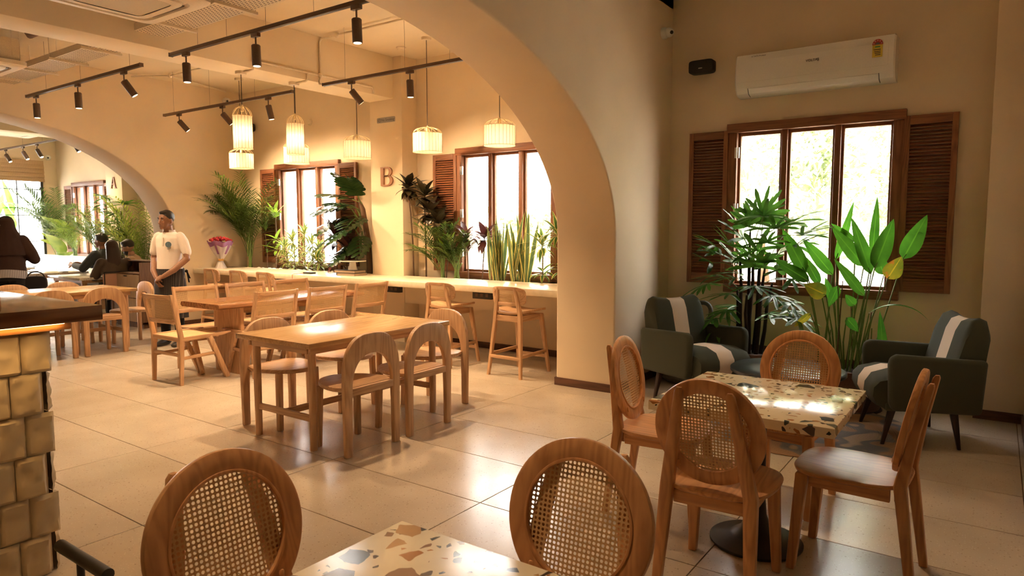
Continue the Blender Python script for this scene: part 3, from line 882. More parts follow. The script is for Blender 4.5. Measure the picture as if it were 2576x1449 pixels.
# ---- oak bar stool with a small cane back ------------------------------------------------
def make_stool():
    root = empty('bar_stool')
    tag(root, None, 'bar stool', 'bar stools along the window counter')
    rr = []
    ns = 14
    for i in range(ns + 1):
        y = -.215 + .43 * i / ns
        zz = .625 + .028 * (y / .215) ** 2
        hw = .19 * (1 - .25 * abs(y / .215) ** 6)
        rr.append([(-hw - .01, y, zz), (hw + .02, y, zz + .006), (hw + .02, y, zz + .028), (-hw - .01, y, zz + .022)])
    MB().loft(rr).build('seat', M['oak_y'], root, .005)
    for s in (-1, 1):
        MB().leg((.245, s * .20, 0), (.165, s * .15, .615), .03, .042).build('front_leg', M['oak_z'], root, .005)
        rl = []
        for x, y, z, w, d in ((-.25, .205, 0, .03, .032), (-.20, .165, .48, .04, .042), (-.19, .152, .64, .042, .042), (-.205, .122, .80, .04, .03), (-.222, .105, .895, .03, .022)):
            rl.append([(x + d / 2 * a, s * y + w / 2 * b, z) for a, b in superell(1, 1, 12, 6)])
        MB().loft(rl).build('back_post', M['oak_z'], root)
        MB().bar((-.235, s * .19, .215), (.222, s * .186, .225), .022, .032).build('side_rung', M['oak_x'], root, .003)
    for y in (-.15, .125): bx(-.2, .17, y, y + .025, .555, .615).build('side_apron', M['oak_x'], root, .003)
    for x in (.14, -.2): bx(x, x + .025, -.125, .125, .555, .615).build('cross_apron', M['oak_y'], root, .003)
    MB().bar((-.238, -.19, .195), (-.238, .19, .195), .022, .032).build('rear_rung', M['oak_y'], root, .003)
    MB().bar((.225, -.185, .165), (.225, .185, .165), .022, .036).build('foot_rest', M['oak_y'], root, .003)
    fr = MB()
    n = 56
    rings = []
    P1 = superell(.205, .098, n, 4.2); P2 = superell(.158, .062, n, 5)
    def bend(y, z): return -.188 - .035 + .05 * (y / .2) ** 2 - (z) * .12
    for a, b in zip(P1, P2):
        xa, xb = bend(*a), bend(*b)
        rings.append([(xa + .014, a[0], .81 + a[1]), (xb + .014, b[0], .81 + b[1]), (xb - .008, b[0], .81 + b[1]), (xa - .008, a[0], .81 + a[1])])
    fr.loft(rings, closed=True).build('back_frame', M['oak_y'], root, .003)
    pan = cane_cells(.33, .14, .0105, lambda y, z: True, .3)
    for q in pan.v:
        q.x = bend(q.y, q.z) + .003; q.z += .81
    pan.build('cane_panel', M['cane'], root, smooth=False, fix=False)
    return root

# ---- chair with a pink upholstered pad in a thin black frame (far room) -------------------
M['pink'] = fabric('dusty_pink_upholstery', (.50, .29, .21))
def make_pad_chair():
    root = empty('padded_chair')
    tag(root, None, 'chair', 'pink padded chairs in the far room')
    MB().box(-.21, -.165, -.21, .21, .47, .80).build('back_pad', M['pink'], root, .02, seg=3)
    MB().box(-.2, .22, -.22, .22, .40, .47).build('seat_pad', M['pink'], root, .02, seg=3)
    for s in (-1, 1):
        MB().tube([(-.26, s * .2, 0), (-.225, s * .2, .45), (-.23, s * .2, .83)], .008, 8).build('rear_leg', M['black'], root)
        MB().tube([(.2, s * .2, 0), (.19, s * .2, .40)], .008, 8).build('front_leg', M['black'], root)
    MB().tube([(-.23, -.2, .826), (-.23, .2, .826)], .008, 8).build('top_rail', M['black'], root)
    return root

# ---- tables ---------------------------------------------------------------------------
def oak_table(x0, x1, y0, y1, label):
    cx, cy_ = (x0 + x1) / 2, (y0 + y1) / 2
    root = empty('oak_dining_table', (cx, cy_, 0), 0, label, 'table', 'oak dining tables with pinned legs')
    w, l = (x1 - x0) / 2, (y1 - y0) / 2
    bx(-w, w, -l, l, .705, .74).build('table_top', M['oak_top'], root, .004)
    for y in (-l + .06, l - .085): bx(-w + .10, w - .10, y, y + .025, .655, .705).build('end_apron', M['oak_x'], root, .003)
    for x in (-w + .06, w - .085): bx(x, x + .025, -l + .06, l - .06, .655, .705).build('side_apron', M['oak_y'], root, .003)
    for sx in (-1, 1):
        for sy in (-1, 1):
            lx, ly = sx * (w - .10), sy * (l - .10)
            lg = MB().lathe([(.024, 0), (.025, .17), (.0235, .1701), (.0235, .173), (.025, .1731), (.026, .247), (.0245, .2471), (.0245, .25), (.026, .2501), (.027, .705)], 20, (lx, ly, 0)).build('leg', M['oak_z'], root)
    for sy in (-1, 1):
        bx(-w + .12, w - .12, sy * (l - .10) - .011, sy * (l - .10) + .011, .19, .235).build('end_stretcher', M['oak_x'], root, .003)
    bx(-.011, .011, -l + .11, l - .11, .19, .235).build('long_stretcher', M['oak_y'], root, .003)
    return root

def terrazzo_table(x0, y0, s, label, mat):
    root = empty('terrazzo_table', (x0 + s / 2, y0 + s / 2, 0), 0, label, 'table', 'square terrazzo tables')
    h = .705
    bx(-s / 2, s / 2, -s / 2, s / 2, h - .042, h).build('table_top', mat, root, .003)
    prof = [(.0, 0), (.205, 0), (.21, .006), (.21, .014), (.2, .018), (.12, .035), (.07, .07), (.045, .14), (.035, .25), (.033, .6), (.033, h - .05)]
    MB().lathe(prof, 48).build('pedestal_base', M['black'], root)
    bx(-.2, .2, -.2, .2, h - .052, h - .042).build('top_plate', M['black'], root, .002)
    return root

# ---- armchair ---------------------------------------------------------------------------
M['green_fab'] = fabric('dark_olive_upholstery', (.068, .074, .052))
M['beige_fab'] = fabric('blush_beige_upholstery', (.86, .70, .58))
M['dark_leg'] = wood('dark_leg_wood', (.04, .02, .015), (.02, .012, .01), 'z', .4)
def make_armchair():
    root = empty('striped_armchair')
    tag(root, None, 'armchair', 'olive armchairs with a blush stripe')
    # seat cushion: crowned loaf, the stripe is its own part
    def seat_part(y0, y1, name, mat):
        rings = []
        n = 10
        for i in range(n + 1):
            y = y0 + (y1 - y0) * i / n
            e = 1 - .25 * max(0, (abs(y) - .24) / .08) ** 2 if abs(y) > .24 else 1
            cr = .035 * (1 - (y / .34) ** 2)
            ring = [(-.22, .24), (.26, .24), (.335, .27), (.37, .33), (.365, .39), (.32, .43 + cr * .7), (.2, .455 + cr), (0, .45 + cr), (-.22, .43)]
            rings.append([(x if x < .2 else .2 + (x - .2) * (.75 + .25 * e), y, .24 + (z - .24) * (.9 + .1 * e)) for x, z in ring])
        MB().loft(rings).build(name, mat, root, ang=60)
    seat_part(-.32, -.095, 'seat_cushion', M['green_fab']); seat_part(-.095, .095, 'seat_stripe', M['beige_fab']); seat_part(.095, .32, 'seat_cushion', M['green_fab'])
    # back: leaning slab with raised top corners
    def back_part(y0, y1, name, mat):
        rings = []
        n = 16
        for i in range(n + 1):
            y = y0 + (y1 - y0) * i / n
            yy = abs(y) / .32
            top = .84 + .035 * yy * yy - (.07 * ((yy - .8) / .2) ** 2 if yy > .8 else 0)
            ring = []
            for u, t in ((-.11, 0), (-.115, .5), (-.105, .85), (-.07, .97), (-.02, 1.0), (.03, .965), (.055, .85), (.075, .5), (.085, .0)):
                z = .27 + (top - .27) * t
                x = -.225 - .11 * (z - .27) / .6 + u
                ring.append((x, y * (1 - .06 * (1 - t)), z))
            rings.append(ring)
        MB().loft(rings).build(name, mat, root, ang=60)
    back_part(-.32, -.095, 'back_cushion', M['green_fab']); back_part(-.095, .095, 'back_stripe', M['beige_fab']); back_part(.095, .32, 'back_cushion', M['green_fab'])
    for s in (-1, 1):
        poly = [(-.36, .25), (.24, .25), (.262, .30), (.275, .55), (.265, .6), (.22, .62), (-.2, .605), (-.385, .60)]
        MB().prism(poly, (0, s * .32 if s > 0 else -.40, 0), (1, 0, 0), (0, 0, 1), (0, .08, 0)).build('armrest', M['green_fab'], root, .028, seg=4, ang=60)
    bx(-.35, .27, -.33, .33, .235, .29).build('seat_base', M['green_fab'], root, .012)
    for sx in (-1, 1):
        for sy in (-1, 1):
            MB().leg((.28 if sx > 0 else -.25, sy * .31, 0), (.21 if sx > 0 else -.21, sy * .28, .25), .024, .05).build('leg', M['dark_leg'], root, .005)
    return root
# ================================================================== LARGE FURNITURE IN PLACE
CHIPS = [(.035, .038, .03), (.10, .075, .055), (.42, .17, .05), (.06, .07, .06), (.30, .17, .10), (.14, .16, .13), (.48, .26, .1), (.05, .035, .03)]
TZ = terrazzo('bold_terrazzo', (.88, .76, .55), CHIPS, 12.5, 34.0, .13, .34, .58)
TZN = terrazzo('bold_terrazzo_near', (.88, .76, .55), CHIPS, 12.5, 34.0, .24, .30, .55, (.37, .81, .4))
TZ2 = terrazzo('fine_pale_terrazzo', (.72, .68, .60), [(.30, .27, .24), (.45, .4, .35), (.2, .18, .16)], 60.0, 140.0, .12, .6, .6)
terrazzo_table(-1.25, 2.82, .775, 'square terrazzo table on a black pedestal amid four round-back chairs', TZ)
terrazzo_table(-1.25, .48, .775, 'square terrazzo table cut off by the bottom edge, nearest the camera', TZN)

rc = make_round_chair()
G = 'teak chairs with round cane backs'
place(rc, USED, (-.885, 2.77, 0), R(92), 'teak round-back chair with its back to the camera, before the terrazzo table', G)
place(rc, USED, (-1.36, 3.31, 0), R(6), 'teak round-back chair at the left of the terrazzo table, beside the pillar', G)
place(rc, USED, (-.885, 3.80, 0), R(-94), 'teak round-back chair behind the terrazzo table, before the blue round table', G)
place(rc, USED, (-.465, 3.22, 0), R(178), 'teak round-back chair seen side-on at the right of the terrazzo table', G)
place(rc, USED, (-1.36, .955, 0), R(0), 'teak round-back chair at bottom left, left of the nearest terrazzo table', G)
place(rc, USED, (-.88, 1.345, 0), R(-88), 'teak round-back chair at bottom centre, behind the nearest terrazzo table', G)

oak_table(-4.37, -3.56, 2.76, 4.14, 'pale oak table in the middle of the room with arched chairs around it')
oak_table(-9.66, -8.73, 2.55, 4.20, 'pale oak table by the far arch, partly hidden behind the stone bar')
ac = make_arch_chair()
G = 'oak chairs with arched backs'
place(ac, USED, (-3.56, 3.10, 0), R(180), 'oak arch-back chair at the middle table, nearest to the camera', G)
place(ac, USED, (-3.565, 3.655, 0), R(182), 'oak arch-back chair at the middle table, camera side, second from the near end', G)
place(ac, USED, (-4.36, 3.17, 0), R(2), 'oak arch-back chair across the middle table at its near left corner', G)
place(ac, USED, (-4.36, 3.76, 0), R(-1), 'oak arch-back chair across the middle table at its far left corner', G)
place(ac, USED, (-3.84, 4.20, 0), R(-93), 'oak arch-back chair at the far end of the middle table', G)
place(ac, USED, (-8.73, 3.715, 0), R(180), 'oak arch-back chair at the left table, right of the bar top corner', G)
place(ac, USED, (-8.75, 3.17, 0), R(181), 'oak arch-back chair at the left table, mostly hidden by the bar top', G)
place(ac, USED, (-9.07, 4.25, 0), R(-92), 'oak arch-back chair at the end of the left table beside the waiter', G)
place(ac, USED, (-9.64, 3.22, 0), R(0), 'oak arch-back chair behind the left table below the woman in the dark headscarf', G)
place(ac, USED, (-9.64, 3.80, 0), R(0), 'oak arch-back chair behind the left table, before the pink padded chair', G)

# live-edge table
lt = empty('live_edge_table', (-6.44, 4.62, 0), 0, 'long walnut table with a live edge on plank pedestals', 'table')
n = 22
rings = []
for i in range(n + 1):
    y = -.93 + 1.86 * i / n
    wl = .355 + .022 * mnoise.noise(Vector((y * 2.3, 1.2, 0))) + .012 * mnoise.noise(Vector((y * 7, 4.2, 0)))
    wr = .352 + .025 * mnoise.noise(Vector((y * 2.1, 7.7, 0))) + .014 * mnoise.noise(Vector((y * 8, 9.1, 0)))
    rings.append([(-wl + .02, y, .69), (wr - .025, y, .69), (wr - .004, y, .71), (wr - .012, y, .735), (wr - .03, y, .742), (-wl + .03, y, .742), (-wl + .01, y, .735), (-wl, y, .71)])
MB().loft(rings).build('table_top', M['walnut_y'], lt, ang=50)
def plank(y, name='pedestal'):
    MB().prism(superell(.24, .035, 28, 5), (0, y, 0), (1, 0, 0), (0, 1, 0), (0, 0, .69)).build(name, M['oak_z'], lt)
plank(-.62); plank(.62)
bx(-.03, .03, -.59, .59, .60, .66).build('spine_beam', M['oak_y'], lt, .004)
cc = make_cane_chair()
G = 'cane chairs around the live-edge table'
place(cc, USED, (-6.46, 3.56, 0), R(92), 'cane-back oak chair at the near end of the live-edge table, before the waiter', G)
for y, w in ((4.17, 'nearest of the three on the camera side'), (4.82, 'middle of the three on the camera side'), (5.44, 'farthest of the three on the camera side')):
    place(cc, USED, (-6.13, y, 0), R(180 + rng.uniform(-3, 3)), 'cane-back oak chair at the live-edge table, ' + w, G)
for y, w in ((4.0, 'first on the far side, by the waiter'), (4.62, 'middle of the three on the far side'), (5.24, 'last of the three on the far side')):
    place(cc, USED, (-6.80, y, 0), R(rng.uniform(-3, 3)), 'cane-back oak chair at the live-edge table, ' + w, G)

st = make_stool()
G = 'bar stools along the window counter'
for x, w in ((-3.945, 'bar stool with a cane back next to the arch pillar'), (-4.87, 'bar stool with a cane back, second from the arch pillar'), (-7.97, 'bar stool at the far counter end, third from the flower bouquet'), (-8.60, 'bar stool at the far counter end, second from the flower bouquet'), (-9.25, 'bar stool at the far counter end, nearest to the flower bouquet')):
    place(st, USED, (x, 5.68, 0), R(90 + rng.uniform(-3, 3)), w, G)

am = make_armchair()
G = 'olive armchairs with a blush stripe'
_a = place(am, USED, (-.45, 5.54, 0), R(202), 'olive armchair with a blush stripe on the right, its back to the corner column', G)
_b = place(am, USED, (-2.05, 5.64, 0), R(-24), 'olive armchair with a blush stripe on the left, beside the arch pillar', G)
_a.scale = _b.scale = (.89, .90, 1.03)

# blue-black round table, rug, planters, urn
M['blue_black'] = wood('blue_black_stained_wood', (.035, .045, .065), (.016, .02, .032), 'x', .3)
rt = empty('round_side_table', (-1.17, 5.02, 0), 0, 'low round blue-black table between the two armchairs', 'table')
MB().lathe([(.0, .455), (.37, .455), (.385, .465), (.385, .485), (.37, .495), (0, .495)], 64).build('table_top', M['blue_black'], rt)
MB().lathe([(0, 0.006), (.19, .006), (.19, .018), (.06, .03), (.035, .08), (.032, .455)], 40).build('pedestal', M['black'], rt)
def rugmat():
    m, nt, ns, ls, b = nmat('woven_jute_rug')
    mp = coords(ns, ls)
    ln = N(ns, 'ShaderNodeVectorMath', operation='LENGTH'); ls.new(mp.outputs[0], ln.inputs[0])
    mu = N(ns, 'ShaderNodeMath', operation='MULTIPLY'); mu.inputs[1].default_value = 55; ls.new(ln.outputs['Value'], mu.inputs[0])
    fr = N(ns, 'ShaderNodeMath', operation='PINGPONG'); fr.inputs[1].default_value = .5; ls.new(mu.outputs[0], fr.inputs[0])
    nz = N(ns, 'ShaderNodeTexNoise', i_Scale=3.4, i_Detail=1.0); ls.new(mp.outputs[0], nz.inputs['Vector'])
    rp = ramp(ns, [(.47, (.30, .17, .085)), (.50, (.16, .13, .11)), (.60, (.13, .11, .095)), (.63, (.36, .24, .14))]); ls.new(nz.outputs[0], rp.inputs[0])
    ls.new(rp.outputs[0], b.inputs['Base Color']); b.inputs['Roughness'].default_value = .95
    bump(ns, ls, b, fr.outputs[0], .7, .006)
    return m
tag(MB().lathe([(0, 0), (.78, 0), (.785, .004), (.78, .008), (0, .008)], 64, (0, 0, 0)).build('round_rug', rugmat(), loc=(-1.12, 5.35, .0)), 'round jute rug with grey patches under the blue-black table', 'rug')

M['pot'] = plain('brown_planter', (.16, .085, .05), .55, var=.15)
def pot(x, y, r, h, label):
    o = empty('round_planter', (x, y, 0), 0, label, 'planter')
    MB().lathe([(0, .0), (r * .86, .0), (r * .88, .05), (r, h - .03), (r, h), (r - .025, h), (r - .03, h - .05), (0, h - .05)], 40).build('planter_body', M['pot'], o)
    MB().lathe([(0, h - .05), (r - .03, h - .05), (r * .5, h - .035), (.02, h - .03)], 30).build('soil', M['soil'], o)
    MB().lathe([(0, .012), (r * .9, .012), (r * .93, .0), (0, .0)], 30).build('saucer', M['black'], o)
    return o
pot(-1.78, 6.16, .30, .40, 'brown round planter holding the lady palm')
pot(-.98, 6.17, .31, .34, 'brown round planter holding the tall broad-leaved plants')
urn = empty('clay_urn', (-2.42, 6.30, 0), 0, 'large grey-green clay urn with handles behind the left armchair', 'urn')
M['urn'] = plain('grey_green_clay', (.10, .10, .075), .7, var=.15, scale=12, bumpy=.3)
MB().lathe([(0, 0), (.17, 0), (.24, .06), (.27, .22), (.25, .40), (.17, .56), (.10, .64), (.09, .74), (.13, .80), (.11, .80), (.07, .74), (0, .70)], 40).build('urn_body', M['urn'], urn)
for s in (-1, 1):
    MB().tube(bez([(.10 * s, 0, .76), (.26 * s, 0, .84), (.30 * s, 0, .66), (.175 * s, 0, .55)], 14), .022, 10).build('handle', M['urn'], urn)

# ---- window counter with planter troughs
ct = empty('window_counter', (-6.74, 6.04, .80), 0, 'long cream counter running under the windows', 'counter')
bx(-3.37, 3.37, -.33, .33, 0, .07).build('counter_top', M['counter'], ct, .006)
for x in (-2.2, 0, 2.2): MB().prism([(0, 0), (0, -.22), (-.4, 0)], (x, .30, 0), (0, 1, 0), (0, 0, 1), (.03, 0, 0)).build('wall_bracket', M['white_paint'], ct)
for x0, x1, lab in ((XF1 + .012, -6.842, 'planter trough behind the counter under the left window'), (-6.238, XN0 - .026, 'planter trough behind the counter next to the arch pillar')):
    t = empty('planter_trough', ((x0 + x1) / 2, YC + .13, .52), 0, lab, 'planter')
    w = (x1 - x0) / 2
    bx(-w, w, -.126, -.096, 0, .352).build('front_panel', M['wall'], t)
    bx(-w, w, -.096, .125, 0, .03).build('bottom_panel', M['wall'], t)
    bx(-w, w, -.095, .125, .03, .325).build('soil', M['soil'], t)
pm = [MB().ball((0, 0, 0), .026, 10, 6, (1.25, .9, .62 + .1 * k)).mesh('pebble', M['pebble']) for k in range(3)]
_px = []
for k in range(30):
    x = -9.75 + 2.85 * k / 29 + rng.uniform(-.03, .03)
    o = link('pebble', pm[k % 3], None, (x, YC + .03 + rng.uniform(.02, .1), .858), (0, 0, rng.uniform(0, 3)))
    tag(o, 'white pebble on the planter soil behind the counter', 'pebble', 'white pebbles on the planter soil')
for x, w in ((-4.55, 'black socket box under the counter between the two right stools'), (-5.93, 'black socket box under the counter behind the live-edge table'), (-8.05, 'black socket box under the counter at its far end')):
    o = empty('socket_box', (x, 5.86, .715), 0, w, 'socket', 'black socket boxes under the counter')
    bx(-.13, .13, -.03, .03, 0, .084).build('box_body', M['black'], o, .004)
    for k in (-.07, 0, .07): bx(k - .018, k + .018, -.033, -.03, .025, .06).build('socket', M['bronze'], o)

# things on the counter
M['book_dark'] = plain('dark_book_cover', (.035, .025, .022), .5)
M['paper'] = plain('book_pages', (.45, .34, .25), .8)
for k, (x, y, rz, w, lab) in enumerate(((-6.92, 6.08, 1.5, .17, 'dark book lying on the counter at the bottom of the pile'), (-6.96, 6.09, 6, .18, 'dark book on top of the other book, under the cake stand'))):
    o = empty('book', (x, y, .87 + .034 * k), R(rz), lab, 'book', 'books on the counter')
    bx(-w, w, -.11, .11, 0, .003).build('cover', M['book_dark'], o); bx(-w, w, -.11, .11, .030, .033).build('cover', M['book_dark'], o)
    bx(-w + .006, w - .006, -.105, .106, .003, .030).build('pages', M['paper'], o); bx(-w, -w + .003, -.11, .11, .003, .03).build('spine', M['book_dark'], o)
o = empty('cake_stand', (-6.95, 6.13, .938), 0, 'small pale cake stand on the pile of books', 'cake stand')
MB().lathe([(0, 0), (.066, 0), (.05, .04), (.042, .10), (0, .10)], 28).build('foot', M['white_gloss'], o)
MB().lathe([(0, .10), (.05, .10), (.175, .112), (.178, .118), (.165, .122), (0, .118)], 40).build('plate', M['white_gloss'], o)
o = empty('phone_charger', (-7.62, 5.95, .87), R(4), 'small dark device with a red cable on the counter', 'charger')
bx(-.075, .075, -.05, .05, 0, .022).build('charger_body', M['black'], o, .006)
MB().tube([(-.06, -.05, .01), (-.065, -.2, .006), (-.06, -.243, .0), (-.055, -.245, -.10)], .003, 6).build('cable', plain('red_cable', (.55, .12, .06), .5), o)

# flower bouquet
bq = empty('flower_bouquet', (-9.82, 6.0, .87), 0, 'bouquet of red roses wrapped in white and purple paper', 'bouquet')
M['wrap'] = leafmat('white_wrapping', (.74, .66, .62), (.85, .78, .74), trans=.4, rough=.6)
M['wrap_p'] = leafmat('purple_wrapping', (.32, .13, .30), (.42, .2, .40), trans=.35, rough=.6)
M['rose'] = plain('red_rose_petal', (.35, .012, .018), .6, var=.4, scale=40)
def cone(prof, n=48, am=.012, ph=0):
    mb = MB(); mb.uv = []
    rg = []
    for i, (r, z) in enumerate(prof):
        rg.append([((r + am * (r / .17) * math.sin(9 * a + ph + z * 6)) * math.cos(a), (r + am * (r / .17) * math.sin(9 * a + ph + z * 6)) * math.sin(a), z + .02 * (i / len(prof)) * math.sin(5 * a)) for a in [2 * PI * k / n for k in range(n)]])
    mb.loft(rg, cap=False); mb.uv = [(.5, .5)] * len(mb.v)
    return mb
leafobj(cone([(.085, 0), (.07, .03), (.035, .12), (.034, .14), (.075, .20), (.12, .27), (.162, .345)]), 'white_wrap', M['wrap'], bq)
leafobj(cone([(.085, .22), (.135, .31), (.165, .37), (.182, .415)], ph=1.5), 'purple_wrap', M['wrap_p'], bq)
MB().lathe([(.037, .115), (.041, .12), (.041, .145), (.037, .15)], 20).build('ribbon', plain('gold_ribbon', (.55, .28, .06), .4), bq)
for k in range(26):
    r = .158 * math.sqrt((k + .3) / 26); a = k * 2.4
    cx, cy_, cz = r * math.cos(a), r * math.sin(a), .432 + .05 * (1 - (r / .16) ** 2)
    mb = MB()
    for q in range(7):
        aa = q * 2.4; rr = .010 + .0032 * q
        mb.ball((cx + rr * .55 * math.cos(aa), cy_ + rr * .55 * math.sin(aa), cz - .002 * q), .021, 8, 5, (.62, .62, .8))
    mb.build('rose', M['rose'], bq)

# ---- stone bar with the polished wooden top
SX, SY = -3.25, 1.195
bar_ = empty('stone_bar', (-4.4, .7, 0), 0, 'bar clad in rough honey stone at the left edge', 'bar counter')
off = Vector((-4.4, .7, 0))
def bb(name, mat, x0, x1, y0, y1, z0, z1, bev=0): 
    m_ = bx(x0, x1, y0, y1, z0, z1); m_.v = [q - off for q in m_.v]
    return m_.build(name, mat, bar_, bev)
bb('bar_core', M['wall'], -5.6, SX - .03, .12, SY - .03, 0, 1.05)
def stone_mesh(seed):
    mb = MB(); ny, nz = 8, 12
    w, h = .1085, .1745
    g = []
    for j in range(nz + 1):
        for i in range(ny + 1):
            y, z = (i / ny - .5) * w, (j / nz - .5) * h
            ed = min(i, ny - i, j, nz - j)
            d = .014 * mnoise.noise(Vector((y * 17 + seed * 9, z * 17, seed))) + .011 * abs(mnoise.noise(Vector((y * 45, z * 40 + seed * 3, seed)))) + .004 * seed % .006
            x = (.03 + d) if ed > 0 else .020 + .004 * mnoise.noise(Vector((y * 60, z * 60, seed)))
            g.append((x, y, z))
    fs = []
    for j in range(nz):
        for i in range(ny):
            a = j * (ny + 1) + i
            fs.append((a, a + 1, a + ny + 2, a + ny + 1))
    b0 = len(g)
    g += [(-.005, -w / 2, -h / 2), (-.005, w / 2, -h / 2), (-.005, w / 2, h / 2), (-.005, -w / 2, h / 2)]
    mb.add(g, fs)
    return mb.mesh('stone', M['stone'], ang=45)
SM = [stone_mesh(k + 1.3) for k in range(6)]
for j in range(6):
    for i in range(9):
        y = SY - .055 - .11 * i + (.0 if j % 2 == 0 else -.045)
        link('stone', SM[rng.randrange(6)], bar_, Vector((SX - .03 + rng.uniform(-.006, .008), y, .962 - .1755 * j)) - off, (0, 0, 0))
    for i in range(2): link('stone', SM[rng.randrange(6)], bar_, Vector((SX - .08 - .11 * i, SY - .035, .962 - .1755 * j)) - off, (0, 0, R(90)))
bb('lower_board', wood('honey_board', (.45, .2, .06), (.32, .13, .04), 'y', .35), -5.55, -3.19, .115, 1.255, 1.052, 1.086, .006)
bb('bar_top', M['bar_top'], -5.65, -3.13, .11, 1.355, 1.0865, 1.15, .003)
LEDM = plain('warm_led', (1, .7, .35), .5, emit=(1.0, .58, .2), es=6)
bb('led_strip', LEDM, -3.182, -3.170, .2, 1.22, 1.080, 1.0862)
fr_ = empty('foot_rail', (-3.0, 1.105, 0), 0, 'black metal foot rail at the foot of the stone bar', 'foot rail')
MB().tube([(-.03, 0, .2), (.38, 0, .2)], .024, 14).build('rail', M['black'], fr_)
MB().tube([(.15, 0, 0), (.15, 0, .2)], .014, 12).build('post', M['black'], fr_)
# wooden caddy with a glass on the bar top
cd = empty('wooden_caddy', (-3.30, .88, 1.15), R(0), 'wooden menu caddy with a scooped side on the bar top', 'caddy')
sc_ = [(-.12, 0), (.145, 0), (.145, .055), (.115, .06), (.10, .075), (.06, .10), (.02, .105), (-.12, .105)]
for x in (-.05, .05): MB().prism(sc_, (x - .007, 0, 0), (0, 1, 0), (0, 0, 1), (.014, 0, 0)).build('caddy_side', M['teak_y'], cd, .002)
bx(-.05, .05, -.12, .14, 0, .012).build('caddy_floor', M['teak_y'], cd)
gl = empty('drinking_glass', (-3.31, .84, 1.162), 0, 'clear glass standing in the wooden caddy', 'glass')
MB().lathe([(0, 0), (.03, 0), (.034, .10), (.036, .13), (.033, .13), (.031, .10), (.027, .008), (0, .008)], 28).build('glass_body', glassmat('clear_glass', (.92, .95, .97)), gl)
MB().lathe([(0, .01), (.0265, .01), (.0285, .06), (0, .06)], 24).build('napkins', M['white'], gl)
# ================================================================== LAMPS
WARM = (1.0, .69, .39)
def lamp(kind, name, loc, energy, parent=None, color=WARM, size=.05, **k):
    l = bpy.data.lights.new(name, kind)
    l.energy = energy; l.color = color
    if kind in ('POINT', 'SPOT'): l.shadow_soft_size = size
    for a, v in k.items(): setattr(l, a, v)
    o = bpy.data.objects.new(name, l); COL.objects.link(o); o.location = loc
    if parent: o.parent = parent
    return o
P_SHADE, P_SPOT = 2.8, 112.0

def shademat():
    m, nt, ns, ls, b = nmat('ribbed_linen_shade')
    mp = coords(ns, ls, (90, 90, 90))
    nz = N(ns, 'ShaderNodeTexNoise', i_Detail=3.0); ls.new(mp.outputs[0], nz.inputs['Vector'])
    rp = ramp(ns, [(.3, (.66, .56, .42)), (.7, (.80, .71, .57))]); ls.new(nz.outputs[0], rp.inputs[0])
    ls.new(rp.outputs[0], b.inputs['Base Color']); b.inputs['Roughness'].default_value = .9
    tr = N(ns, 'ShaderNodeBsdfTranslucent'); ls.new(rp.outputs[0], tr.inputs[0])
    ms = N(ns, 'ShaderNodeMixShader'); ms.inputs[0].default_value = .55
    out = [n for n in ns if n.type == 'OUTPUT_MATERIAL'][0]
    ls.new(b.outputs[0], ms.inputs[1]); ls.new(tr.outputs[0], ms.inputs[2]); ls.new(ms.outputs[0], out.inputs[0])
    return m
M['shade'] = shademat()
M['cage'] = plain('cream_cage_wire', (.75, .58, .34), .5)
M['rib'] = plain('brown_rib_thread', (.22, .11, .05), .7)
M['bulb'] = plain('glowing_bulb', (1, .85, .6), .4, emit=(1.0, .72, .38), es=5)
M['cord'] = plain('dark_cord', (.03, .025, .02), .6)
def pendant(x, y, zb, ztop, r, h, dome, label, nr, energy):
    root = empty('pendant_lamp', (x, y, zb), 0, label, 'lamp', 'pendant lamps with linen shades')
    n = 48
    mb = MB()
    mb.loft([[(r * math.cos(2 * PI * k / n), r * math.sin(2 * PI * k / n), z) for k in range(n)] for z in (0, h)], cap=False)
    sh = mb.build('lamp_shade', M['shade'], root)
    rb = MB()
    for k in range(nr):
        a = 2 * PI * k / nr
        rb.tube([((r + .001) * math.cos(a), (r + .001) * math.sin(a), 0), ((r + .001) * math.cos(a), (r + .001) * math.sin(a), h)], .0019, 4)
    rb.build('shade_ribs', M['rib'], sh)
    cg = MB()
    for k in range(12):
        a = 2 * PI * k / 12
        cg.tube([(r * math.cos(a) * math.cos(t) + 0, r * math.sin(a) * math.cos(t), h + dome * math.sin(t)) for t in [PI / 2 * i / 8 for i in range(9)]], .0032, 6)
    ring = [(r * math.cos(2 * PI * k / 32), r * math.sin(2 * PI * k / 32)) for k in range(33)]
    for z in (.002, h): MB().tube([(p[0], p[1], z) for p in ring], .003, 5).build('cage_ring', M['cage'], root)
    cg.build('wire_cage', M['cage'], root)
    MB().tube([(0, 0, h + dome - .005), (0, 0, ztop - zb)], .004, 6).build('cord', M['cord'], root)
    MB().lathe([(0, 0), (.016, 0), (.018, .05), (.008, .07), (0, .07)], 16, (0, 0, h + dome - .055)).build('lamp_holder', M['cage'], root)
    MB().lathe([(0, 0), (.055, 0), (.058, .012), (.058, .03), (0, .03)], 28, (0, 0, ztop - zb - .03)).build('ceiling_rose', M['white_paint'], root)
    MB().ball((0, 0, h * .62), .03, 14, 10).build('bulb', M['bulb'], root)
    lamp('POINT', 'bulb_light', (0, 0, h * .45), energy, root, (1.0, .70, .38), .045)
    return root
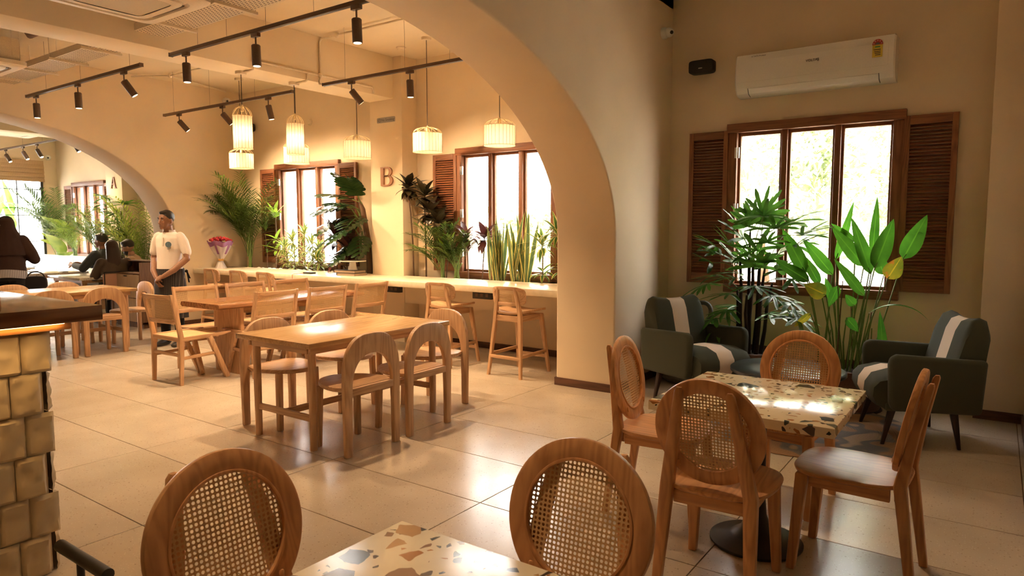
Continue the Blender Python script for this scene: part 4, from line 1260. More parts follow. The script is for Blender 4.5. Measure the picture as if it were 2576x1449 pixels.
for x, zt, w in ((-9.12, ZB, 'wide linen pendant lamp below a tall one, farthest left over the counter'), (-7.84, ZB, 'wide linen pendant lamp half hidden behind a tall one'), (-6.63, 3.14, 'wide linen pendant lamp hanging from the beam before column B'), (-5.44, ZB, 'wide linen pendant lamp right of the no-smoking sign'), (-4.40, ZB, 'wide linen pendant lamp nearest the arch, before the right counter window')):
    pendant(x, 5.96, 2.365, zt, .168, .21, .075, w, 26, P_SHADE)
for y, w in ((4.36, 'tall narrow linen pendant lamp on the beam, left one'), (5.03, 'tall narrow linen pendant lamp on the beam, right one')):
    pendant(-6.63, y, 2.33, 3.14, .098, .345, .105, w, 18, P_SHADE * .9)

# ---- suspended tracks with spotlights
def track(x0, x1, y, z, name_label, wires, top=ZB):
    o = empty('lighting_track', ((x0 + x1) / 2, y, z), 0, name_label, 'lighting track', 'suspended lighting tracks')
    w = (x1 - x0) / 2
    bx(-w, w, -.018, .018, 0, .032).build('rail', M['bronze'], o, .002)
    bx(-w + .01, w - .01, -.006, .006, -.001, .0005).build('conductor_slot', M['black'], o)
    for s in (-1, 1): bx(s * w - .004, s * w + .004, -.02, .02, -.002, .034).build('end_cap', M['bronze'], o)
    for xx in wires: MB().tube([(xx - (x0 + x1) / 2, 0, .03), (xx - (x0 + x1) / 2, 0, top - z)], .0016, 5).build('hanging_wire', M['wire'], o)
    return o
_body = MB().lathe([(0, 0), (.026, 0), (.034, .0), (.036, .004), (.036, .165), (.03, .172), (0, .172)], 28).mesh('spot_body', M['bronze'])
_lens = MB().lathe([(0, -.001), (.028, -.001), (.028, .003), (0, .003)], 24).mesh('spot_lens', plain('spot_lens_glow', (1, .9, .7), .3, emit=(1, .75, .42), es=5))
_adp = MB().box(-.045, .045, -.017, .017, -.032, 0).mesh('track_adapter', M['bronze'], .003)
_stem = MB().tube([(0, 0, -.10), (0, 0, -.03)], .007, 8).mesh('spot_stem', M['bronze'])
def spot(x, y, z, az, tilt, label, energy=P_SPOT, angle=112, col=WARM):
    """tilt 0 = straight down; az = direction the beam leans to"""
    o = empty('track_spotlight', (x, y, z), 0, label, 'spotlight', 'spotlights on the lighting tracks')
    link('track_adapter', _adp, o); link('spot_stem', _stem, o)
    d = Vector((math.cos(az) * math.sin(tilt), math.sin(az) * math.sin(tilt), -math.cos(tilt)))
    q = Vector((0, 0, -1)).rotation_difference(d)
    base = Vector((0, 0, -.10)) + q @ Vector((0, 0, -.165))
    b = link('spot_body', _body, o); b.location = base; b.rotation_mode = 'QUATERNION'; b.rotation_quaternion = q
    l = link('spot_lens', _lens, b)
    L = lamp('SPOT', 'spot_beam', base + d * .012, energy, o, col, .03, spot_size=R(angle), spot_blend=.8)
    L.rotation_mode = 'QUATERNION'; L.rotation_quaternion = q
    return o
TZH = 3.075
track(-6.36, -3.42, 3.46, TZH, 'long dark lighting track crossing the top centre right of the beam', (-5.9, -5.45, -4.9, -4.3))
track(-9.76, -6.97, 3.49, TZH, 'dark lighting track left of the beam, over the left oak table', (-9.2, -8.3, -7.2))
track(-9.76, -6.86, 5.18, TZH, 'dark lighting track behind the two tall pendants', (-9.5, -8.6, -7.6))
track(-6.26, -3.95, 5.15, TZH, 'dark lighting track right of the beam, before the no-smoking sign', (-5.9, -5.0, -4.4))
S0 = R(2)
spot(-6.10, 3.46, TZH, 0, S0, 'upright spotlight at the left end of the top centre track', P_SPOT * .72)
spot(-5.04, 3.46, TZH, 0, S0, 'upright spotlight in the middle of the top centre track', P_SPOT * .72)
spot(-3.83, 3.46, TZH, 0, S0, 'upright spotlight at the right end of the top centre track, by the arch', P_SPOT * .72)
spot(-9.50, 3.49, TZH, 0, S0, 'upright spotlight at the left end of the track over the left oak table', P_SPOT * .72)
spot(-8.38, 3.49, TZH, 0, S0, 'upright spotlight in the middle of the track over the left oak table', P_SPOT * .72)
spot(-7.33, 3.49, TZH, R(60), R(34), 'tilted spotlight at the right end of the track over the left oak table', P_SPOT * .7)
spot(-9.37, 5.18, TZH, R(62), R(40), 'tilted spotlight at the left end of the track behind the tall pendants', P_SPOT * 1.1)
spot(-8.31, 5.18, TZH, R(62), R(40), 'tilted spotlight in the middle of the track behind the tall pendants', P_SPOT * 1.1)
spot(-7.33, 5.18, TZH, R(60), R(12), 'slightly tilted spotlight at the right end of the track behind the tall pendants', P_SPOT * .6)
spot(-5.80, 5.15, TZH, R(60), R(40), 'tilted spotlight above the wide pendant before column B', P_SPOT * .8)
spot(-4.93, 5.15, TZH, R(90), S0, 'upright spotlight on the track beside the arch', P_SPOT * .75)
# far room track
track(-17.0, -12.6, 5.35, 3.05, 'dark lighting track in the far room above the seated guests', (-16.5, -15.3, -14.4))
for x, w in ((-16.15, 'spotlight in the far room nearest the roller blind'), (-15.3, 'spotlight in the far room, second from the roller blind'), (-14.65, 'spotlight in the far room, third from the roller blind'), (-13.1, 'spotlight in the far room next to the far arch')):
    spot(x, 5.35, 3.05, R(30), R(32), w, P_SPOT * .6)
# near room track (above the frame)
track(-2.5, -.4, 4.3, 3.3, 'dark lighting track above the near terrazzo table', (-2.2, -.8), 3.82)
spot(-2.2, 4.3, 3.3, R(-20), R(18), 'spotlight on the near room track beside the arch pillar', P_SPOT * .26, 90)
spot(-1.3, 4.3, 3.3, R(-70), R(20), 'spotlight in the middle of the near room track', P_SPOT * .34, 58)
track(-2.5, -.4, 1.2, 3.3, 'dark lighting track overhead behind the camera', (-2.2, -.8), 3.82)
spot(-1.9, 1.2, 3.3, R(-12), R(20), 'spotlight over the nearest terrazzo table', P_SPOT * .45, 66)

# bar led light
l = lamp('AREA', 'led_glow', (-3.172, .7, 1.077), 1.6, None, (1.0, .58, .2), shape='RECTANGLE', size=.012, size_y=1.0)
l.rotation_euler = (0, R(-12), 0)
# ================================================================== CEILING SERVICES
def conduit(pts, label, clips=()):
    o = empty('conduit_pipe', pts[0], 0, label, 'pipe', 'cream conduit pipes')
    p0 = Vector(pts[0]); ps = [Vector(p) - p0 for p in pts]
    MB().tube([ps[0]] + sum([[ps[i].lerp(ps[i - 1], min(.5, .03 / max(.03, (ps[i] - ps[i - 1]).length))), ps[i].lerp(ps[i + 1], min(.5, .03 / max(.03, (ps[i] - ps[i + 1]).length)))] for i in range(1, len(ps) - 1)], []) + [ps[-1]], .0115, 10).build('pipe', M['plaster_rib'], o)
    for c in clips:
        MB().ball(Vector(c) - p0, .03, 12, 8, (1, 1, 1)).build('junction_box', M['plaster_rib'], o)
    return o
BXF = -6.385
conduit([(BXF, 4.36, 3.22), (BXF, 6.02, 3.22), (BXF, 6.02, 3.15)], 'cream conduit along the side of the beam above the pendants', ((BXF, 4.36, 3.22), (BXF, 5.21, 3.22)))
conduit([(BXF, 4.36, 3.33), (BXF, 4.36, 3.15), (-6.44, 4.36, 3.128), (-6.58, 4.36, 3.128)], 'short cream conduit feeding the left tall pendant')
conduit([(BXF, 5.03, 3.22), (BXF, 5.03, 3.128), (-6.58, 5.03, 3.128)], 'short cream conduit feeding the right tall pendant')
conduit([(BXF, 5.21, 3.22), (BXF, 5.21, 3.625), (-6.1, 5.22, 3.625), (-4.2, 5.22, 3.625)], 'cream conduit climbing from the beam to the ceiling', ((-6.1, 5.22, 3.625),))
conduit([(BXF, 5.21, 3.22), (BXF + .01, 5.17, 3.12), (-6.28, 5.15, 3.10)], 'short cream conduit feeding the track right of the beam')
conduit([(-10.08, 4.9, 3.625), (-9.6, 5.2, 3.625), (-6.9, 5.2, 3.625)], 'cream conduit on the ceiling left of the beam', ((-9.6, 5.2, 3.625),))
conduit([(-9.6, 5.2, 3.625), (-10.0, 6.3, 3.625)], 'cream conduit on the ceiling running to the corner camera')

def perf():
    m, nt, ns, ls, b = nmat('perforated_tray_metal')
    mp = coords(ns, ls, (1, 1, 1))
    br = N(ns, 'ShaderNodeTexBrick'); br.offset = .5
    br.inputs['Scale'].default_value = 1.0; br.inputs['Mortar Size'].default_value = .0085; br.inputs['Brick Width'].default_value = .045; br.inputs['Row Height'].default_value = .026
    br.inputs['Color1'].default_value = (.10, .06, .03, 1); br.inputs['Color2'].default_value = (.10, .06, .03, 1); br.inputs['Mortar'].default_value = (.78, .66, .49, 1)
    ls.new(mp.outputs[0], br.inputs['Vector']); ls.new(br.outputs[0], b.inputs['Base Color']); b.inputs['Roughness'].default_value = .55
    return m
M['perf'] = perf()
def tray(x0, x1, y0, y1, z, label, nb):
    o = empty('perforated_tray', ((x0 + x1) / 2, (y0 + y1) / 2, z), 0, label, 'cable tray', 'perforated ceiling trays')
    w, d = (x1 - x0) / 2, (y1 - y0) / 2
    bx(-w, w, -d, d, 0, .004).build('tray_sheet', M['perf'], o)
    for s in (-1, 1): bx(-w, w, s * d - .003, s * d + .003, 0, .06).build('tray_side', M['white_paint'], o)
    for k in range(nb):
        x = -w + 2 * w * (k + .5) / nb
        bx(x - .02, x + .02, -d - .05, d + .05, -.022, 0).build('support_bracket', M['white_paint'], o)
        for s in (-1, 1): MB().tube([(x, s * (d + .04), -.02), (x, s * (d + .04), ZB - z)], .003, 6).build('hanger_rod', M['white_paint'], o)
    return o
tray(-6.36, -3.7, 3.14, 3.42, 3.24, 'perforated cable tray beside the top cassette unit, right of the beam', 3)
tray(-9.9, -6.95, 3.14, 3.42, 3.24, 'perforated cable tray left of the beam', 4)
def cassette(cx, cy_, z, label, top=ZB, s=.475):
    o = empty('cassette_air_conditioner', (cx, cy_, z), 0, label, 'air conditioner', 'ceiling cassette air conditioners')
    def frame(a, b, z0, z1, n=40, ea=9, eb=7):
        A = superell(a, a, n, ea); B = superell(b, b, n, eb)
        return MB().loft([[(*p, z0) for p in A], [(*q, z1) for q in B]], cap=False)
    MB().loft([[(*p, .05) for p in superell(s, s, 48, 12)], [(*p, .012) for p in superell(s, s, 48, 12)], [(*p, 0) for p in superell(s * .97, s * .97, 48, 12)], [(*p, -.012) for p in superell(s * .78, s * .78, 48, 8)], [(*p, .012) for p in superell(s * .755, s * .755, 48, 8)], [(*p, .012) for p in superell(s * .70, s * .70, 48, 8)]], cap=False).build('fascia', M['white_paint'], o)
    MB().loft([[(*p, .012) for p in superell(s * .70, s * .70, 48, 8)], [(*p, -.012) for p in superell(s * .69, s * .69, 48, 8)], [(*p, -.016) for p in superell(s * .56, s * .56, 48, 8)]], cap=False).build('inner_frame', M['white_paint'], o)
    bx(-s * .54, s * .54, -s * .54, s * .54, -.012, -.006).build('intake_grille', stripes('intake_slats', (.55, .46, .33), (.72, .62, .47), 70, 1), o)
    for k in range(4):
        q = bx(-s * .5, s * .5, s * .715, s * .75, .0, .004).build('air_flap', M['bronze'], o); q.rotation_euler = (0, 0, k * PI / 2)
    bx(-s * .86, s * .86, -s * .86, s * .86, .05, .29).build('unit_body', M['white_paint'], o, .01)
    for sx in (-1, 1):
        for sy in (-1, 1): MB().tube([(sx * s * .9, sy * s * .7, .1), (sx * s * .9, sy * s * .7, top - z)], .004, 6).build('hanger_rod', M['white_paint'], o)
    return o
cassette(-5.48, 2.62, 3.2, 'ceiling cassette air conditioner at the top edge right of the beam')
cassette(-9.0, 2.62, 3.2, 'ceiling cassette air conditioner at the left edge beyond the beam')
cassette(-14.75, 4.95, 3.2, 'ceiling cassette air conditioner in the far room')
tag(MB().tube([(-8.1, 2.9, 3.52), (-7.95, 2.9, 3.4), (-7.7, 2.9, 3.4), (-7.6, 2.9, 3.62)], .035, 10).build('refrigerant_hose', plain('brown_hose', (.2, .11, .06), .8)), 'brown insulated hose looping below the ceiling left of the beam', 'hose')

def dome_cam(p, d, label):
    o = empty('security_camera', p, 0, label, 'camera', 'white security cameras')
    d = Vector(d).normalized(); q = Vector((0, 0, 1)).rotation_difference(d)
    Mx = q.to_matrix().to_4x4()
    MB().lathe([(0, 0), (.055, 0), (.055, .03), (.045, .045), (0, .045)], 28).xf(Mx).build('mount', M['white'], o)
    look = (d * .4 + Vector((.62, -.75, -.28))).normalized()
    c = d * .065
    MB().ball(c, .046, 20, 14).build('camera_ball', M['white'], o)
    q2 = Vector((0, 0, 1)).rotation_difference(look).to_matrix().to_4x4()
    MB().lathe([(0, .044), (.017, .044), (.017, .049), (0, .049)], 20).xf(Matrix.Translation(c) @ q2).build('lens', M['black'], o)
    return o
dome_cam((XN1, 6.40, 3.37), (1, 0, 0), 'white security camera on the pillar side above the wall speaker')
dome_cam((XF1, 6.36, 3.50), (1, 0, 0), 'white security camera high in the corner behind the tall pendant')
dome_cam((XL, 6.48, 3.05), (1, 0, 0), 'white security camera above the roller blind in the far room')
def disc(name, p, r, axis, label, cat):
    mb = MB().lathe([(0, 0), (r, 0), (r, .012), (r * .7, .028), (0, .03)], 28)
    if axis == 'y': mb.xf(Matrix.Rotation(R(90), 4, 'X'))
    else: mb.xf(Matrix.Rotation(R(180), 4, 'X'))
    o = mb.build(name, M['white_paint'], loc=p)
    return tag(o, label, cat)
disc('smoke_detector', (-5.98, 6.1, ZB), .06, 'z', 'cream smoke detector on the ceiling above the no-smoking sign', 'smoke detector')
disc('wall_sensor', (-8.41, YB, 3.06), .05, 'y', 'round cream sensor high on the wall between the pendants', 'sensor')

def speaker_box(x, z, label, w=.24, h=.125, dz=0):
    o = empty('wall_speaker', (x, YB, z), 0, label, 'speaker', 'black wall speakers')
    bx(-.03, .03, -.06, 0, -.03, .03).build('bracket', M['black'], o)
    MB().prism(superell(w / 2, h / 2, 28, 6), (0, -.16, 0), (1, 0, 0), (0, 0, 1), (0, .1, 0)).build('speaker_body', plain('speaker_black', (.018, .016, .015), .6), o, .008)
    bx(-.018, .018, -.166, -.16, -.022, -.014).build('badge', M['chrome'], o)
    return o
speaker_box(-2.40, 3.03, 'black wall speaker between the security camera and the air conditioner')
speaker_box(-9.80, 3.08, 'black wall speaker half hidden behind the left tall pendant')

# ---- wall air conditioner
wa = empty('wall_air_conditioner', (-1.40, YB, 2.70), 0, 'white wall air conditioner above the near window', 'air conditioner')
prof = [(0, .0), (-.10, -.0), (-.165, .02), (-.20, .06), (-.215, .10), (-.222, .16), (-.215, .30), (-.195, .36), (-.14, .375), (0, .375)]
def ac_loft(x0, x1, k0=1.0): return [[(x, y * k, z * (.5 + .5 * k) + .01 * (1 - k)) for y, z in prof] for x, k in ((x0, .93), (x0 + .012, 1), (x1 - .012, 1), (x1, .93))]
MB().loft(ac_loft(-.65, .65)).build('unit_body', M['white_gloss'], wa, ang=25)
MB().prism([(-.2195, .115), (-.2265, .165), (-.2195, .295), (-.2145, .295), (-.2175, .165), (-.2145, .115)], (-.6, 0, 0), (0, 1, 0), (0, 0, 1), (1.2, 0, 0)).build('front_panel', M['white_gloss'], wa)
MB().prism([(-.118, .004), (-.168, .021), (-.200, .058), (-.205, .056), (-.172, .014), (-.12, -.003)], (-.53, 0, 0), (0, 1, 0), (0, 0, 1), (1.06, 0, 0)).build('louvre_flap', M['white_gloss'], wa, .001)
for x in (-.535, .533): MB().prism([(-.112, .0), (-.17, .018), (-.204, .06), (-.207, .058), (-.174, .012), (-.112, -.006)], (x, 0, 0), (0, 1, 0), (0, 0, 1), (.004, 0, 0)).build('flap_gap', M['black'], wa)
M['ink'] = plain('printed_dark_grey', (.08, .07, .07), .5)
def on_front(me, name, x, z, par, y=-.2275):
    return link(name, me, par, (x, y, z), (R(90), 0, 0))
on_front(text_mesh('VOLTAS', .03, M['ink'], .0006), 'lettering', .02, .232, wa)
on_front(text_mesh('A TATA Product', .018, M['ink'], .0006), 'lettering', -.44, .335, wa, -.2155)
# energy sticker
sk = empty('energy_sticker', (.52, -.226, .255), parent=wa)
MB().prism([(-.038, -.07), (.038, -.07), (.038, .03), (-.038, .03)], (0, 0, 0), (1, 0, 0), (0, 0, 1), (0, -.001, 0)).build('sticker_label', plain('sticker_yellow', (.72, .55, .08), .5), sk)
MB().prism([(.04 * math.cos(a), .03 + .045 * math.sin(a)) for a in [PI * i / 16 for i in range(17)]], (0, -.001, 0), (1, 0, 0), (0, 0, 1), (0, -.001, 0)).build('sticker_arc', plain('sticker_red', (.5, .03, .03), .5), sk)
MB().prism([(.018 * math.cos(a), .03 + .02 * math.sin(a)) for a in [PI * i / 12 for i in range(13)]], (0, -.002, 0), (1, 0, 0), (0, 0, 1), (0, -.0008, 0)).build('sticker_core', M['ink'], sk)
for k in range(5):
    a = PI * (k + .5) / 5
    link('sticker_star', text_mesh('*', .03, M['white'], .0004), sk, (.030 * math.cos(a), -.0026, .024 + .034 * math.sin(a)), (R(90), 0, 0))
bx(-.018, .018, -.0022, -.001, .008, .018).build('sticker_band', plain('sticker_green', (.05, .3, .08), .5), sk)
for k in range(4): bx(-.028 + .004 * k, .024, -.0022, -.001, -.012 - .014 * k, -.006 - .014 * k).build('sticker_line', M['ink'], sk)

# ---- no smoking sign and wooden letters
ns_ = empty('no_smoking_sign', (-6.53, YC - .004, 2.885), 0, 'grey plate with a crossed cigarette and the words No Smoking', 'sign')
MB().prism(superell(.165, .034, 40, 10), (0, .004, 0), (1, 0, 0), (0, 0, 1), (0, -.005, 0)).build('plate', plain('brushed_sign_grey', (.36, .33, .30), .4, .4), ns_)
link('lettering', text_mesh('No Smoking', .046, M['ink'], .0008), ns_, (.034, -.0018, 0), (R(90), 0, 0))
ring_band(MB(), (-.115, -.002, 0), (1, 0, 0), (0, 0, 1), .022, .022, .0022, .001, 32).build('sign_circle', M['ink'], ns_)
MB().bar((-.130, -.0022, -.015), (-.100, -.0022, .015), .001, .004, (0, 1, 0)).bar((-.128, -.0022, -.002), (-.103, -.0022, -.002), .001, .005, (0, 1, 0)).build('sign_cigarette', M['ink'], ns_)
for x in (-.153, .153): MB().lathe([(0, 0), (.004, 0), (.003, .002), (0, .003)], 12).xf(Matrix.Rotation(R(90), 4, 'X')).build('screw', M['ink'], ns_, loc=(x, -.001, 0))
def arcp(cx, cz, rx, rz, a0, a1, n=18): return [(cx + rx * math.cos(a0 + (a1 - a0) * i / n), cz + rz * math.sin(a0 + (a1 - a0) * i / n)) for i in range(n + 1)]
lb = MB()
th = (0, -.02, 0)
lb.prism([(-.11, 0), (-.055, 0), (-.055, .24), (-.11, .24)], (0, 0, 0), (1, 0, 0), (0, 0, 1), th)
for z0, z1, w in ((0.0, .132, .11), (.120, .24, .095)):
    zm, h = (z0 + z1) / 2, (z1 - z0) / 2
    o_ = [(-.0551, z0)] + arcp(.02, zm, w - .02, h, -PI / 2, PI / 2) + [(-.0551, z1)]
    i_ = [(-.0551, z0 + .014)] + arcp(.008, zm, w - .062, h - .014, -PI / 2, PI / 2) + [(-.0551, z1 - .014)]
    lb.strip(o_, i_, (0, 0, 0), (1, 0, 0), (0, 0, 1), th)
tag(lb.build('letter_b_sign', M['letter'], loc=(-6.52, YC, 2.04), fix=True), 'large wooden letter B on the column', 'letter')
la = MB()
la.prism([(.005, .22), (.035, .22), (.105, .0), (.065, .0)], (0, 0, 0), (1, 0, 0), (0, 0, 1), th)
la.prism([(-.005, .22), (.015, .22), (-.07, .0), (-.09, .0)], (0, 0, 0), (1, 0, 0), (0, 0, 1), th)
la.prism([(-.06, .075), (.075, .075), (.072, .088), (-.055, .088)], (0, 0, 0), (1, 0, 0), (0, 0, 1), th)
la.prism([(-.105, 0), (-.05, 0), (-.05, .01), (-.105, .01)], (0, 0, 0), (1, 0, 0), (0, 0, 1), th)
la.prism([(.045, 0), (.125, 0), (.125, .01), (.045, .01)], (0, 0, 0), (1, 0, 0), (0, 0, 1), th)
tag(la.build('letter_a_sign', M['letter'], loc=(-13.98, YC, 2.26)), 'large wooden letter A on the column of the far room', 'letter')

# ---- far room: blind, bench, tables, cabinet
bl = empty('roman_blind', (XL + .03, (GY0 + GY1) / 2, 2.5), 0, 'woven roman blind pulled up over the far gridded window', 'blind')
M['blind'] = stripes('striped_blind_cloth', (.48, .31, .17), (.60, .42, .25), 60, 1, .45)
hw = (GY1 - GY0) / 2 + .02
bx(-.01, .012, -hw, hw, .38, .47).build('head_box', M['blind'], bl)
for k in range(4):
    z = .02 + .095 * k
    MB().loft([[(.0 + .012 * (i % 2), -hw if j == 0 else hw, zz) if False else (xx, (-hw, hw)[j], zz) for xx, zz in ((0, z), (.032, z - .012), (.03, z + .02), (.004, z + .105))] for j in (0, 1) for i in (0,)]).build('blind_fold', M['blind'], bl)
bn = empty('upholstered_bench', (-15.0, 5.85, 0), 0, 'white upholstered bench along the far room wall', 'bench')
M['bench'] = fabric('white_bench_leather', (.80, .77, .73), rough=.5)
bx(-1.6, 1.6, -.28, .24, .30, .46).build('bench_seat', M['bench'], bn, .02)
for k in range(4): bx(-1.6 + .8 * k + .004, -.8 + .8 * k - .004, .14, .26, .47, .94).build('back_panel', M['bench'], bn, .02)
bx(-1.58, 1.58, -.22, .24, 0, .30).build('bench_base', M['oak_x'], bn)
bx(-1.6, 1.6, .26, .50, 0, .75).build('planter_ledge', M['wall'], bn)
def small_table(x0, x1, y0, y1, label):
    o = empty('cafe_table', ((x0 + x1) / 2, (y0 + y1) / 2, 0), 0, label, 'table', 'pale terrazzo tables in the far room')
    w, d = (x1 - x0) / 2, (y1 - y0) / 2
    bx(-w, w, -d, d, .70, .74).build('table_top', TZ2, o, .003)
    bx(-w + .06, w - .06, -d + .06, d - .06, .655, .70).build('apron', M['oak_x'], o)
    for sx in (-1, 1):
        for sy in (-1, 1): bx(sx * (w - .09) - .022, sx * (w - .09) + .022, sy * (d - .09) - .022, sy * (d - .09) + .022, 0, .655).build('leg', M['oak_z'], o)
small_table(-14.1, -12.92, 4.45, 5.40, 'pale terrazzo table before the white bench in the far room')
small_table(-12.35, -11.22, 4.55, 5.15, 'pale terrazzo table nearer the far arch, at the long-haired guest')
small_table(-16.4, -15.2, 4.7, 5.4, 'pale terrazzo table farthest back beside the gridded window')
pc = make_pad_chair()
G = 'pink padded chairs in the far room'
place(pc, USED, (-12.15, 4.18, 0), R(100), 'pink padded chair beside the woman in the dark headscarf', G)
place(pc, USED, (-11.15, 5.02, 0), R(172), 'pink padded chair under the long-haired seated guest', G)
place(pc, USED, (-12.75, 5.62, 0), R(-150), 'pink padded chair under the seated man in the puffer jacket', G)
cb = empty('service_cabinet', (-10.68, 5.21, 0), 0, 'brown service cabinet with drawers standing inside the far arch', 'cabinet')
M['cab'] = wood('cabinet_veneer', (.22, .115, .06), (.14, .07, .038), 'z', .5)
M['cab_front'] = wood('cabinet_drawer_front', (.42, .30, .2), (.32, .22, .14), 'z', .5)
cb_ = MB().box(-.42, -.40, -.23, .22, .06, .98).box(.40, .42, -.23, .22, .06, .98).box(-.42, .42, .20, .22, .06, .98).box(-.42, .42, -.22, .22, .06, .09).box(-.40, .40, -.22, .20, .80, .82)
cb_.build('carcass', M['cab'], cb)
bx(-.42, .42, -.02, .22, .98, .995).build('top_board', M['cab'], cb)
bx(-.40, .40, -.20, .20, 0, .06).build('plinth', M['cab'], cb)
for z0, z1 in ((.45, .795), (.095, .44)):
    d_ = bx(-.395, .395, -.245, -.225, z0, z1).build('drawer', M['cab_front'], cb, .003)
    bx(-.05, .05, -.2465, -.244, z1 - .03, z1 - .012).build('finger_slot', M['black'], d_)
o = empty('dinner_plate', (-13.5, 4.75, .74), 0, 'white plate on the table before the bench', 'plate')
MB().lathe([(0, .004), (.07, .004), (.12, .018), (.122, .021), (.07, .009), (0, .008)], 32).build('plate_body', M['white_gloss'], o)
tag(bx(-.09, .09, -.045, .045, 0, .012).build('mobile_phone', M['black'], None, .003, loc=(-13.05, 5.05, .74)), 'dark phone lying on the table before the bench', 'phone')
# ================================================================== PLANTS
rng = random.Random(21)
# lady palm in the left planter
def lady_palm():
    root = empty('lady_palm', (-1.78, 6.16, .36), 0, 'lady palm with dark fans of blunt leaflets left of the near window', 'plant')
    o0 = Vector((-1.78, 6.16, .36))
    fans = [(-1.51, 5.9, 1.48), (-1.8, 6.1, 1.5), (-1.76, 6.2, 1.53), (-1.42, 6.1, 1.53), (-1.93, 6.1, 1.32), (-1.79, 6.15, 1.23), (-1.62, 6.0, 1.19), (-1.89, 6.1, 1.04), (-2.09, 6.15, 1.06), (-1.92, 6.05, 0.9), (-1.53, 6.15, 1.12), (-1.39, 6.0, 1.06), (-2.07, 6.1, 1.25), (-1.86, 6.2, 1.39), (-1.58, 5.95, 1.36), (-1.55, 6.2, 1.26), (-1.39, 6.1, 1.33), (-1.67, 5.95, 0.99), (-1.83, 6.15, 1.07), (-1.9, 5.95, 0.77), (-2.04, 6.05, 0.67), (-1.53, 6.0, 0.91), (-1.39, 6.0, 0.86), (-1.33, 6.0, 0.73), (-1.92, 6.2, 1.18), (-1.68, 6.15, 1.6), (-1.88, 6.2, 0.78), (-1.61, 6.2, 0.73)]
    stems = [(-1.86, 6.12, 1.25), (-1.80, 6.2, 1.45), (-1.74, 6.1, 1.3), (-1.70, 6.2, 1.38), (-1.64, 6.12, 1.15), (-1.9, 6.2, .95), (-1.6, 6.22, 1.0), (-1.77, 6.05, .9)]
    for s in stems:
        b = Vector((-1.78 + (s[0] + 1.78) * .55, 6.16 + (s[1] - 6.16) * .6, .34)); t = Vector(s)
        pts = [b - o0, b.lerp(t, .35) - o0 + Vector((rng.uniform(-.015, .015), 0, 0)), b.lerp(t, .7) - o0 + Vector((rng.uniform(-.015, .015), 0, 0)), t - o0]
        MB().tube(pts, [.019, .017, .015, .009], 8).build('stem', M['stem_dark'], root)
    fans += [(f[0] + rng.uniform(-.12, .12), f[1] + rng.uniform(-.12, .1), f[2] + rng.uniform(-.12, .1)) for f in fans[::2]]
    for i, f in enumerate(fans):
        c = Vector(f)
        s = min(stems, key=lambda q: (Vector(q).xy - c.xy).length + .5 * max(0, c.z - q[2]) + rng.uniform(0, .08))
        zz = min(s[2], c.z - .06)
        k = (zz - .34) / (s[2] - .34)
        b = Vector((-1.78 + (s[0] + 1.78) * (.55 + .45 * k), 6.16 + (s[1] - 6.16) * (.6 + .4 * k), zz))
        MB().tube([b - o0, b.lerp(c, .5) - o0 + Vector((0, 0, .03)), c - o0], .0038, 5).build('leaf_stalk', M['stem_green'], root)
        out = (c - Vector((-1.74, 6.2, c.z - .25 + .12 * (1.5 - c.z)))).normalized()
        if c.z < 1.1: out = (out + Vector((0, 0, -.75))).normalized()
        fan_leaf(root, c - o0, out, rng.uniform(.22, .32), rng.uniform(.030, .042), M['lf_rhapis'], rng.choice((6, 7, 8, 9)), rng.uniform(2.4, 3.8), rng.uniform(.2, .8))
    return root
lady_palm()

